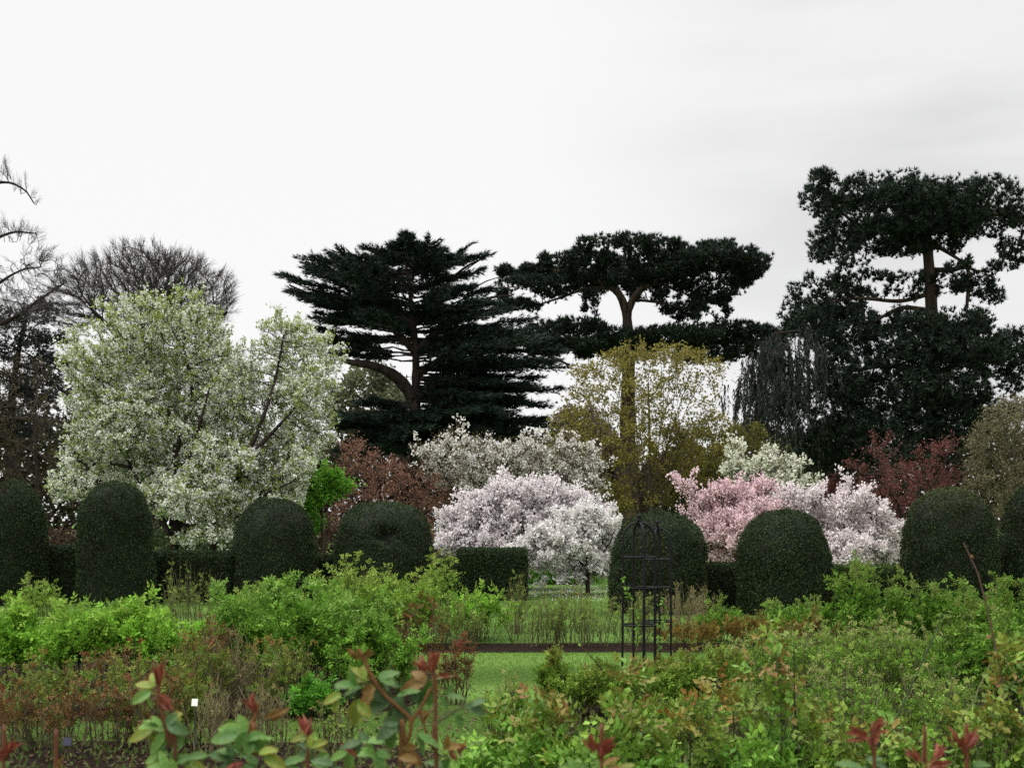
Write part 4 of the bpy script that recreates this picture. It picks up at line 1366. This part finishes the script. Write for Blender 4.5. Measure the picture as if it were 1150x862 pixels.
GF, GL, GN, GR, GT = 'roses in the far bed beyond the lawn', 'roses in the bed left of the lawn', 'bare stemmed roses at the front of the bed', 'roses in the bed right of the lawn', 'roses close to the viewer'
B = [
    # far bed, left to right
    ('thin yellow shooted rose at the foot of the edge dome', 40, 19.5, 653, 66, 'yellowgreen', GF, .5),
    ('low green rose seedlings on the bed below the tall narrow dome', 118, 18.2, 682, 110, 'green', GF, .8),
    ('tall bare wisps of rose against the long low hedge', 215, 19.0, 642, 70, 'twiggy', GF, .45),
    ('green rose in the far bed below the egg topped dome', 300, 17.0, 660, 90, 'yellowgreen', GF, 1),
    ('tall yellow green rose below the hollowed dome', 400, 16.2, 646, 100, 'yellowgreen', GF, 1),
    ('yellow green rose at the corner of the hollowed dome', 455, 16.6, 648, 90, 'yellowgreen', GF, 1),
    ('single rose sprout climbing in front of the square hedge block', 497, 18.0, 632, 34, 'yellowgreen', GF, .6),
    ('rose with broad light green top below the square hedge block', 540, 17.5, 668, 90, 'bright', GF, .55),
    ('slim rose shoots before the hedge block corner at the gap', 582, 18.6, 655, 30, 'twiggy', GF, .8),
    ('thicket of thin upright rose stems under the hedge block', 505, 16.6, 680, 90, 'twiggy', GF, .9),
    ('thin stemmed rose standing in the mown gap, nearer the hedge block', 600, 16.8, 672, 84, 'twiggy', GF, .8),
    ('thin stemmed rose in front of the small white cherry', 655, 16.8, 668, 84, 'twiggy', GF, .8),
    ('thin stemmed rose directly behind the iron obelisks', 708, 17.2, 668, 70, 'twiggy', GF, .7),
    ('straw coloured bare rose stems in front of the wide dome', 770, 18.8, 660, 84, 'dry', GF, 1),
    ('low orange brown rose beside the farther iron obelisk', 775, 16.6, 699, 84, 'orange', GF, .9),
    ('low orange brown rose before the dome between the cherries', 850, 16.8, 692, 84, 'orange', GF, .9),
    ('green rose between two orange brown ones', 812, 17.4, 684, 60, 'olivegreen', GF, .8),
    ('green rose sprawling at the foot of the dome between the cherries', 888, 18.2, 678, 80, 'olivegreen', GF, .8),
    ('orange tinted rose below the green topped hedge', 920, 16.4, 690, 70, 'orange', GF, .8),
    ('tall arching green rose in front of the green topped hedge', 958, 15.8, 648, 64, 'olivegreen', GF, .8),
    ('dense green rose between the tall arching rose and the tallest dome', 1012, 15.6, 662, 96, 'olivegreen', GF, .9),
    ('dense green rose below the tallest dome', 1075, 15.4, 662, 90, 'olivegreen', GF, .9),
    ('green rose with reddish twigs at the far end of the bed', 1135, 15.0, 664, 80, 'olivegreen', GF, .8),
    # bed left of the lawn
    ('bright lime green rose cut by the frame edge', 22, 12.6, 690, 110, 'bright', GL, 1.1),
    ('bright lime green rose below the tall narrow dome', 95, 12.2, 692, 110, 'bright', GL, 1.1),
    ('bright green rose with bronze stems below the long low hedge', 178, 12.4, 684, 120, 'bright', GL, 1),
    ('rust leaved rose between lime and mid green bushes', 240, 11.6, 694, 64, 'red', GL, .9),
    ('rust tinged rose in the thick of the bed before the lime bush', 130, 11.2, 735, 90, 'red', GL, .6),
    ('mid green rose rising below the egg topped dome', 290, 12.6, 662, 110, 'green', GL, 1),
    ('largest mid green rose bush at the middle of the bed', 360, 11.8, 660, 130, 'green', GL, 1.15),
    ('mid green rose bush sloping to the lawn', 420, 11.4, 690, 100, 'green', GL, 1),
    ('grey twigged rose with few leaves before the large green bush', 272, 10.7, 722, 100, 'dry', GL, 1),
    ('low cushion of vivid green rose leaves at the foot of the large bush', 352, 10.5, 770, 66, 'cushion', GL, 1.0),
    ('dark crimson leaved rose beside the lawn', 470, 12.2, 688, 60, 'red', GL, 1.1),
    ('small dark red rose standing alone on the lawn edge', 512, 11.3, 728, 36, 'red', GL, .9),
    ('rose with mixed rusty and green shoots at the frame edge, before the lime bush', 45, 10.7, 748, 110, 'mixed', GL, .9),
    ('rose with mixed rusty and green shoots below the second lime bush', 142, 10.6, 744, 110, 'mixed', GL, .9),
    ('rose with mixed rusty and green shoots crowding the grey twigged rose', 214, 10.4, 726, 90, 'mixed', GL, 1),
    ('tangle of thin stems leaning out of the largest green bush', 318, 10.6, 724, 90, 'mixed', GL, .7),
    # front row of bare stems
    ('bare red leaved rose at the frame edge over dark soil', 18, 9.0, 772, 66, 'red', GN, .7),
    ('bare stemmed red leaved rose beside the white plant label', 176, 8.9, 762, 62, 'red', GN, .55),
    ('bare stemmed red rose in front of the lime bush', 70, 8.8, 776, 62, 'red', GN, .65),
    ('thin bare rose stems between two red leaved ones', 122, 9.1, 768, 56, 'red', GN, .5),
    ('grey bare rose stems behind the white plant label', 236, 9.0, 770, 60, 'dry', GN, .6),
    ('mixed leaved rose filling the gap before the first lime bush', 42, 9.5, 780, 80, 'mixed', GN, .7),
    ('mixed leaved rose whose stems stand against the strip of lawn', 152, 9.4, 770, 80, 'mixed', GN, .7),
    ('mixed leaved rose around the stake of the white plant label', 206, 9.3, 764, 70, 'mixed', GN, .8),
    ('thin grey rose stems in front of the vivid green cushion', 300, 9.2, 768, 70, 'dry', GN, .7),
    ('dark stemmed tussock of rose canes at the lawn end of the front row', 380, 9.0, 802, 56, 'twiggy', GN, .3),
    # bed right of the lawn
    ('small standard rose with a dark leafy head beside the lawn', 622, 11.4, 738, 30, 'olive', GR, .8),
    ('wispy young rose in the corner of the lawn', 568, 9.8, 772, 60, 'fine', GR, .5),
    ('bronze olive rose at the lawn edge', 665, 10.6, 754, 84, 'olive', GR, 1),
    ('bronze olive rose at the foot of the taller obelisk', 722, 10.4, 744, 100, 'olive', GR, 1),
    ('bronze olive rose just beyond the obelisks', 790, 10.6, 736, 110, 'olive', GR, 1),
    ('fine leaved green rose next to the bronze olive ones', 845, 11.2, 722, 120, 'fine', GR, 1),
    ('fine leaved rose with fawn tips before the orange roses', 905, 11.0, 712, 120, 'fine', GR, 1),
    ('fine leaved rose with fawn tips below the tall arching rose', 965, 11.4, 706, 120, 'fine', GR, 1),
    ('fine leaved rose in front of the dense green roses', 1030, 11.0, 710, 120, 'fine', GR, 1),
    ('loose green rose below the tallest dome, behind the tall red cane', 1090, 10.4, 696, 110, 'olivegreen', GR, .7),
    ('green rose with dark twigs cut by the frame edge', 1148, 10.2, 686, 90, 'olivegreen', GR, .7),
    ('low fine leaved rose at the near edge of the bed, before the bronze olive ones', 740, 9.2, 786, 120, 'olive', GR, .8),
    ('low fine leaved rose with yellowish tips in the middle of the near bed edge', 840, 9.2, 774, 130, 'fine', GR, .8),
    ('straggling fine leaved rose behind the pale green cane', 950, 9.0, 762, 130, 'fine', GR, .8),
    ('straggling fine leaved rose with dark stems near the frame corner', 1060, 8.9, 764, 130, 'fine', GR, .7),
    # close roses
    ('knee high rose with round light leaves beside the lawn corner', 560, 5.6, 806, 84, 'near', GT, 1.2),
    ('leafy near rose between the lawn and the red tipped sprig', 620, 5.2, 808, 90, 'near', GT, 1.2),
    ('near rose with glossy light leaves right of the red tipped sprig', 715, 4.9, 804, 110, 'near', GT, 1.3),
    ('near rose with yellowing leaves before the bronze olive bushes', 790, 5.1, 808, 100, 'nearolive', GT, 1.2),
    ('near rose holding a spray of rounded bright leaves above its neighbours', 872, 4.9, 778, 90, 'near', GT, .9),
    ('near rose with olive and orange young leaves', 945, 4.8, 812, 100, 'nearolive', GT, 1.1),
    ('near rose with large dark leaves beside the red crested sprig', 1015, 4.7, 815, 100, 'near', GT, 1.0),
    ('near rose with tall pale shoots at the frame corner', 1122, 4.9, 782, 80, 'nearolive', GT, .8),
]
for i, (lab, px, Y, ty, wpx, sty, grp, dens) in enumerate(B):
    rose(lab, px, Y, ty, wpx, sty, 1000 + i * 7, grp, dens)


def cane_plant(label, pts, r0, r1, col, Y, seed, leafcol=None, nl=0, ll=.03):
    """a single long cane standing in the bed"""
    p = [P(a, b, Y) for a, b in pts]
    b0 = np.array((p[0][0], Y, 0.0))
    if p[0][2] > 0:
        p.insert(0, b0 - UP * .02)
    o = thing('rose_cane', label, 'rose cane', b0, 'single tall rose canes')
    q = resample(p, .04)
    rng = np.random.default_rng(seed)
    q = q + rng.normal(0, .002, q.shape)
    mb = MB()
    tube(mb, q, np.linspace(r0, r1, len(q)), 6, col=np.array(col))
    mb.build('stem', M_STEM, o, smooth=True)
    if nl:
        k = rng.integers(len(q) // 3, len(q), nl)
        mbf = MB()
        leaves(mbf, q[k], unit(rng.normal(0, 1, (nl, 3)) + UP * .5), unit(rng.normal(0, .6, (nl, 3)) + UP), ll * rng.uniform(.6, 1.2, nl), ll * .6, colmix(*leafcol, nl, rng))
        mbf.build('foliage', M_LEAF, o)


RD = ((.20, .075, .04), (.28, .15, .07))
GNL = ((.09, .17, .03), (.16, .25, .06))
cane_plant('tall reddish cane leaning in front of the tallest dome', [(1128, 800), (1118, 730), (1108, 680), (1096, 640), (1081, 608)], .006, .0035, (.11, .06, .05), 5.6, 1, RD, 16, .035)
cane_plant('long dark cane slanting across the fine leaved roses', [(985, 862), (1010, 800), (1035, 745), (1058, 690)], .006, .003, (.05, .06, .03), 5.4, 2, GNL, 14, .03)
cane_plant('pale green cane slanting up beside the tall reddish cane', [(1075, 830), (1092, 790), (1112, 745), (1122, 725)], .006, .003, (.14, .15, .06), 5.2, 3, GNL, 10, .03)
cane_plant('dark cane leaning away from the bright spray of rounded leaves', [(950, 830), (925, 790), (900, 755)], .006, .003, (.05, .055, .03), 5.3, 4, GNL, 6, .03)
cane_plant('young cane with a pair of leaves crossing the lawn beside the obelisk', [(688, 790), (678, 755), (662, 735), (650, 722)], .006, .003, (.06, .05, .03), 10.6, 5, GNL, 14, .05)
cane_plant('climbing rose cane trained up the taller obelisk', [(712, 760), (716, 720), (714, 690), (703, 660), (700, 650)], .007, .004, (.06, .055, .03), 13.05, 6, ((.12, .26, .03), (.20, .36, .06)), 46, .055)
cane_plant('climbing rose cane trained up the farther obelisk', [(744, 760), (741, 715), (748, 690), (744, 672)], .007, .004, (.06, .055, .03), 14.3, 7, ((.12, .26, .03), (.20, .36, .06)), 36, .055)

# low shoots and fallen twigs covering the soil between the bushes
mb = MB()
rng = np.random.default_rng(77)
for (x0, x1, y0, y1, m, h) in ((-6, -.4, 7.4, 9.3, 3200, .10), (-7, -.4, 10.5, 14.6, 3500, .16), (.5, 8, 8.7, 12.4, 6000, .22), (-9, 10, 16, 20.4, 5000, .2), (-.4, 5, 3, 6.8, 2600, .22)):
    c = np.c_[rng.uniform(x0, x1, m), rng.uniform(y0, y1, m), rng.uniform(0, h, m)]
    leaves(mb, c, unit(rng.normal(0, .6, (m, 3)) + UP * .8), rng.normal(0, 1, (m, 3)), rng.uniform(.03, .07, m), rng.uniform(.012, .03, m), colmix((.05, .10, .02), (.14, .15, .05), m, rng, .3))
m = 9000
c = np.c_[rng.uniform(-6.5, 6.5, m), rng.uniform(7.3, 12.4, m), rng.uniform(.006, .03, m)]
leaves(mb, c, unit(rng.normal(0, 1, (m, 3)) * np.array((1, 1, .25))), unit(rng.normal(0, .4, (m, 3)) + UP), rng.uniform(.025, .06, m), rng.uniform(.015, .035, m), colmix((.05, .032, .02), (.16, .11, .07), m, rng, .3))
tag(mb.build('ground_cover', M_LEAF), 'low weeds and seedlings on the soil of the beds', 'ground cover', kind='stuff')

# ------------------------------------------------------------------ plant labels
def plant_label(label, px, py, Y, wm, hm, mat, cat='plant label'):
    c = P(px, py, Y)
    o = thing('plant_label', label, cat, (c[0], Y, 0), 'plant labels on stakes')
    mb = MB()
    tube(mb, np.array([(c[0], Y, -.05), (c[0], Y, c[2])]), .004, 6, col=np.array((.05, .05, .05)))
    mb.build('stake', M_STEM, o)
    mb = MB()
    a, b, t = wm / 2, hm / 2, .003
    y = Y - .008
    th = .35
    v = []
    for dz, dy in ((-b, 0), (b, 0)):
        for dx in (-a, a):
            for q in (-t, t):
                v.append((c[0] + dx, y + q + dz * th, c[2] + dz))
    v = np.array(v)
    mb.add(v, quads=[(0, 2, 6, 4), (1, 5, 7, 3), (0, 4, 5, 1), (2, 3, 7, 6), (4, 6, 7, 5), (0, 1, 3, 2)], col=np.array((.04, .045, .07)))
    mb.build('plate', mat, o)


plant_label('small blank white plant label on a stake among the grey twigs', 219, 788, 8.6, .042, .046, M_WHITE)
plant_label('dark plant label low at the soil near the bare red roses', 76, 832, 8.55, .06, .05, M_STEM)
plant_label('dark plant label behind the round green leaves of the near sprig', 283, 828, 8.6, .05, .06, M_STEM)

# ------------------------------------------------------------------ near sprigs
def ovate(mb, base, d, nrm, Ln, W, curl, fold, ca, cb, rng, twist=0.0):
    nu, nv = 15, 7
    d = unit(d)
    s = unit(np.cross(d, nrm))
    n = np.cross(s, d)
    u = np.linspace(0, 1, nu)
    prof = u ** .62 * (1 - u) ** .78 * 1.83
    prof[0] = .02
    prof[-1] = 0.0
    ser = 1 + .09 * (np.arange(nu) % 2) - .04
    v = np.linspace(-1, 1, nv)
    U, Vv = np.meshgrid(u, v, indexing='ij')
    wd_ = (prof * ser)[:, None] * Vv * W / 2
    z = -curl * Ln * U ** 2 + fold * np.abs(wd_) + .025 * W * np.sin(U * 22) * np.abs(Vv)
    al = Ln * (U - .12 * curl * U ** 3)
    tw = twist * U
    pt = base + d * al[..., None] + s * (wd_ * np.cos(tw))[..., None] + n * (z + wd_ * np.sin(tw))[..., None]
    f = np.clip(np.abs(Vv) ** 2 * .7 + U * .45 - .15 + rng.normal(0, .06, U.shape), 0, 1)[..., None]
    col = np.array(ca) * (1 - f) + np.array(cb) * f
    vein = (np.abs(Vv) < .05)[..., None]
    col = np.where(vein, col * .8 + np.array((.10, .12, .05)) * .3, col)
    i = np.arange(nu - 1)[:, None] * nv
    j = np.arange(nv - 1)[None]
    q = np.stack([i + j, i + j + 1, i + nv + j + 1, i + nv + j], -1)
    mb.add(pt.reshape(-1, 3), quads=q, col=col.reshape(-1, 3))


LC = {'g': ((.055, .15, .03), (.13, .20, .04)), 'y': ((.14, .22, .03), (.26, .19, .035)), 'o': ((.16, .105, .025), (.24, .10, .03)), 'd': ((.05, .11, .04), (.09, .14, .045)),
      'r': ((.21, .06, .032), (.20, .035, .025)), 'p': ((.36, .11, .08), (.34, .07, .05)), 'b': ((.11, .24, .05), (.20, .30, .06))}


def sprig(label, Y, stems, lvs, tips, seed):
    rng = np.random.default_rng(seed)
    s = Y / F
    st0 = stems[0][0]
    x0 = (st0[0][0] - CX) * s
    o = thing('rose_sprig', label, 'rose', (x0, Y, 0), 'red tipped roses at the very front')
    for pl, w0, w1, ca, cb in stems:
        p = [P(q[0], q[1], Y) + np.array((0, q[2] if len(q) > 2 else 0, 0)) for q in pl]
        if pl[0][1] >= 860:
            p.insert(0, np.array(((pl[0][0] - CX) * s * .9 + x0 * .1, Y, -.02)))
        q = resample(p, .012)
        f = np.linspace(0, 1, len(q))[:, None]
        rad = np.linspace(w0, w1, len(q)) * s / 2 * (1 + .12 * (rng.uniform(0, 1, len(q)) > .9))
        mb = MB()
        t = np.repeat(np.array(ca) * (1 - f) + np.array(cb) * f, 8, axis=0)
        tube(mb, q, rad, 8, col=t)
        mb.build('stem', M_ROSE, o, smooth=True)
    mb = MB()
    for (px, py, ang, lpx, wpx, tilt, cc) in lvs:
        a = math.radians(ang)
        d = np.array((math.cos(a), rng.uniform(-.5, .35), math.sin(a)))
        # normal: tilt 0 faces the viewer, 90 faces up
        tl = math.radians(tilt + rng.uniform(-10, 10))
        nrm = np.array((rng.uniform(-.3, .3), -math.cos(tl), math.sin(tl)))
        base = P(px, py, Y) + np.array((0, rng.uniform(-.03, .03), 0))
        A, Bc = LC[cc]
        k = rng.uniform(.85, 1.15)
        for _ in range(rng.integers(1, 3)):   # a smaller leaflet of the same leaf
            a2 = a + rng.choice([-1, 1]) * rng.uniform(.6, 1.2)
            d2 = np.array((math.cos(a2), rng.uniform(-.5, .5), math.sin(a2)))
            ovate(mb, base + d * lpx * s * rng.uniform(-.25, .2), d2, nrm + rng.normal(0, .3, 3), lpx * s * rng.uniform(.5, .75), wpx * s * .7, rng.uniform(.1, .4), rng.uniform(.1, .5), np.array(A) * k * 1.1, np.array(Bc) * k, rng, rng.uniform(-.4, .4))
        ovate(mb, base, d, nrm, lpx * s * .84, wpx * s * .86, rng.uniform(.12, .38), rng.uniform(.1, .5), np.array(A) * k, np.array(Bc) * k, rng, rng.uniform(-.4, .4))
    mb.build('foliage', M_ROSE, o, smooth=True)
    for (px, py, ang, lpx, n, cc) in tips:
        mb = MB()
        for k in range(n + 3):
            a = math.radians(ang + rng.normal(0, 13))
            d = np.array((math.cos(a), rng.uniform(-.5, .3), math.sin(a)))
            nrm = np.array((rng.normal(0, .6), -1, rng.uniform(-.2, .7)))
            A, Bc = LC[cc]
            ovate(mb, P(px, py, Y) + rng.normal(0, .003, 3), d, nrm, lpx * s * rng.uniform(.4, .8), lpx * s * rng.uniform(.13, .24), rng.uniform(-.3, .5), rng.uniform(.3, 1.1), np.array(A) * rng.uniform(.8, 1.2), np.array(Bc), rng, rng.uniform(-.6, .6))
        mb.build('young_shoot', M_ROSE, o, smooth=True)


RS, GS, OS = (.16, .055, .03), (.075, .075, .025), (.20, .085, .03)
sprig('red tipped rose sprig with paired leaves beside the white plant label', 2.35,
      [([(197, 866), (191, 838), (184, 808), (179, 782), (177, 762)], 7, 4, GS, RS), ([(186, 816), (176, 808), (168, 806)], 3, 2, GS, OS), ([(186, 818), (198, 806)], 3, 2, GS, OS)],
      [(169, 772, 168, 28, 18, 45, 'y'), (170, 776, 206, 30, 20, 30, 'b'), (182, 812, 172, 26, 18, 50, 'b'), (178, 814, 205, 42, 22, 35, 'y'), (183, 822, 238, 36, 20, 30, 'b'), (188, 806, 22, 22, 16, 45, 'y'), (190, 812, -12, 32, 24, 30, 'd'), (190, 820, -45, 28, 22, 30, 'g'),
       (190, 846, 190, 38, 22, 45, 'b'), (191, 850, -20, 30, 18, 45, 'g'), (194, 856, 25, 30, 18, 45, 'g'), (186, 836, 215, 30, 18, 40, 'g'), (196, 862, 165, 34, 20, 50, 'b'), (214, 848, 10, 28, 18, 45, 'g'), (212, 856, -30, 30, 18, 40, 'y')],
      [(178, 766, 92, 34, 7, 'r'), (180, 782, -30, 26, 4, 'r')], 311)
sprig('rose sprig with broad green leaves and a soft pink bud tip', 2.3,
      [([(286, 866), (282, 846), (278, 822), (286, 806), (290, 790)], 8, 4, RS, OS), ([(282, 846), (300, 840), (312, 836)], 3, 2, OS, GS), ([(345, 866), (350, 842), (346, 826), (342, 818)], 5, 3, OS, RS)],
      [(276, 822, 165, 40, 26, 45, 'b'), (270, 822, 190, 42, 30, 40, 'g'), (280, 828, -40, 30, 26, 35, 'g'), (284, 838, -20, 30, 22, 35, 'b'), (264, 850, 170, 36, 24, 60, 'g'), (300, 846, -25, 34, 24, 30, 'y'), (292, 856, 195, 40, 22, 55, 'g'), (255, 856, 150, 30, 20, 50, 'd'), (318, 858, 20, 30, 20, 60, 'g'),
       (344, 828, 190, 26, 15, 40, 'y'), (350, 836, 20, 26, 14, 40, 'y'), (346, 846, 200, 26, 18, 40, 'd'), (352, 850, -20, 28, 18, 40, 'g')],
      [(288, 800, 110, 34, 4, 'r'), (298, 806, 15, 36, 3, 'o'), (341, 820, 95, 28, 7, 'p'), (258, 862, 20, 24, 5, 'p')], 302)
sprig('largest red crested rose sprig standing in front of the lawn', 2.25,
      [([(490, 870), (486, 842), (489, 800), (488, 760), (484, 738)], 8, 4, GS, RS), ([(450, 868), (456, 838), (462, 810), (450, 796), (432, 780), (418, 760), (408, 738), (402, 728)], 7, 4, GS, OS), ([(462, 810), (475, 790), (484, 772)], 4, 3, OS, OS),
       ([(472, 800), (482, 830), (492, 845)], 3, 2, OS, GS), ([(489, 812), (510, 798), (526, 790)], 3, 2, GS, GS), ([(418, 760), (405, 768), (392, 774)], 2, 2, OS, OS)],
      [(392, 772, 178, 26, 16, 50, 'd'), (386, 776, 205, 28, 18, 35, 'y'), (404, 768, 165, 32, 18, 45, 'g'), (412, 762, 140, 28, 18, 55, 'y'), (426, 760, 25, 32, 22, 40, 'g'), (428, 764, -10, 26, 20, 35, 'd'), (420, 774, 230, 34, 24, 30, 'o'), (406, 782, 250, 42, 26, 25, 'y'), (440, 784, 205, 44, 30, 25, 'd'), (446, 790, -75, 34, 30, 30, 'd'), (448, 780, 30, 32, 16, 60, 'g'),
       (478, 766, 195, 40, 26, 45, 'o'), (486, 764, 20, 30, 12, 60, 'y'), (472, 776, 260, 30, 20, 25, 'd'), (484, 770, -95, 30, 20, 25, 'g'), (500, 782, 0, 30, 16, 60, 'g'), (524, 790, -20, 32, 20, 30, 'd'), (510, 800, -60, 26, 18, 50, 'g'), (482, 800, 190, 28, 16, 55, 'o'), (446, 812, -150, 34, 26, 45, 'd'), (440, 818, -100, 30, 24, 40, 'g'), (470, 822, -20, 36, 20, 50, 'g'),
       (430, 836, 170, 34, 24, 55, 'b'), (424, 842, -70, 32, 24, 45, 'g'), (408, 830, 185, 30, 18, 50, 'd'), (416, 852, 175, 40, 22, 55, 'b'), (470, 850, 165, 26, 16, 40, 'o'), (500, 838, 20, 26, 16, 50, 'o'), (456, 846, -40, 28, 18, 45, 'o'), (498, 862, 150, 30, 20, 55, 'g'), (376, 856, 160, 30, 20, 55, 'd'), (390, 846, -160, 34, 20, 50, 'b')],
      [(402, 740, 120, 22, 5, 'o'), (406, 738, 30, 24, 3, 'o'), (484, 752, 75, 34, 7, 'r'), (480, 752, 130, 26, 4, 'r'), (492, 760, -5, 26, 3, 'r'), (398, 846, 130, 26, 4, 'p'), (512, 845, 55, 24, 4, 'r'), (510, 852, 110, 24, 4, 'r')], 303)
sprig('low rose sprig with two red crests among the glossy light leaves', 2.2,
      [([(676, 872), (674, 850), (670, 834)], 7, 4, OS, RS)],
      [(660, 862, 165, 40, 22, 55, 'g'), (680, 858, -10, 36, 18, 55, 'o'), (650, 868, 150, 36, 22, 55, 'b'), (690, 866, 30, 30, 16, 55, 'y')],
      [(668, 842, 115, 30, 6, 'r'), (676, 842, 35, 32, 5, 'r'), (674, 850, 80, 26, 4, 'p')], 304)
sprig('rose sprig with spread red crest beside the large dark near leaves', 2.2,
      [([(982, 872), (980, 848), (978, 826)], 8, 4, OS, RS)],
      [(970, 862, 165, 40, 24, 55, 'g'), (984, 858, -15, 34, 18, 45, 'd')],
      [(976, 826, 165, 38, 5, 'r'), (980, 824, 50, 32, 5, 'r'), (980, 836, 90, 30, 4, 'p')], 305)
sprig('rose sprig with two upright red crests below the tall reddish cane', 2.2,
      [([(1086, 872), (1084, 850), (1080, 835)], 8, 4, OS, RS), ([(1040, 872), (1036, 858), (1030, 848)], 4, 3, RS, RS)],
      [(1070, 866, 165, 36, 20, 55, 'y'), (1096, 862, 10, 34, 20, 55, 'g')],
      [(1078, 838, 115, 34, 5, 'r'), (1084, 838, 60, 36, 5, 'r'), (1032, 856, 130, 28, 4, 'r'), (1044, 862, 12, 44, 4, 'r'), (1052, 848, 70, 22, 5, 'p')], 306)
sprig('red rose crest poking in at the corner of the frame', 2.2,
      [([(4, 872), (6, 856), (8, 846)], 6, 4, RS, RS), ([(62, 874), (64, 864)], 4, 3, RS, RS)], [(0, 866, 170, 30, 18, 50, 'g')],
      [(6, 850, 70, 30, 7, 'r'), (4, 852, 120, 26, 4, 'r'), (64, 866, 60, 22, 5, 'o')], 307)
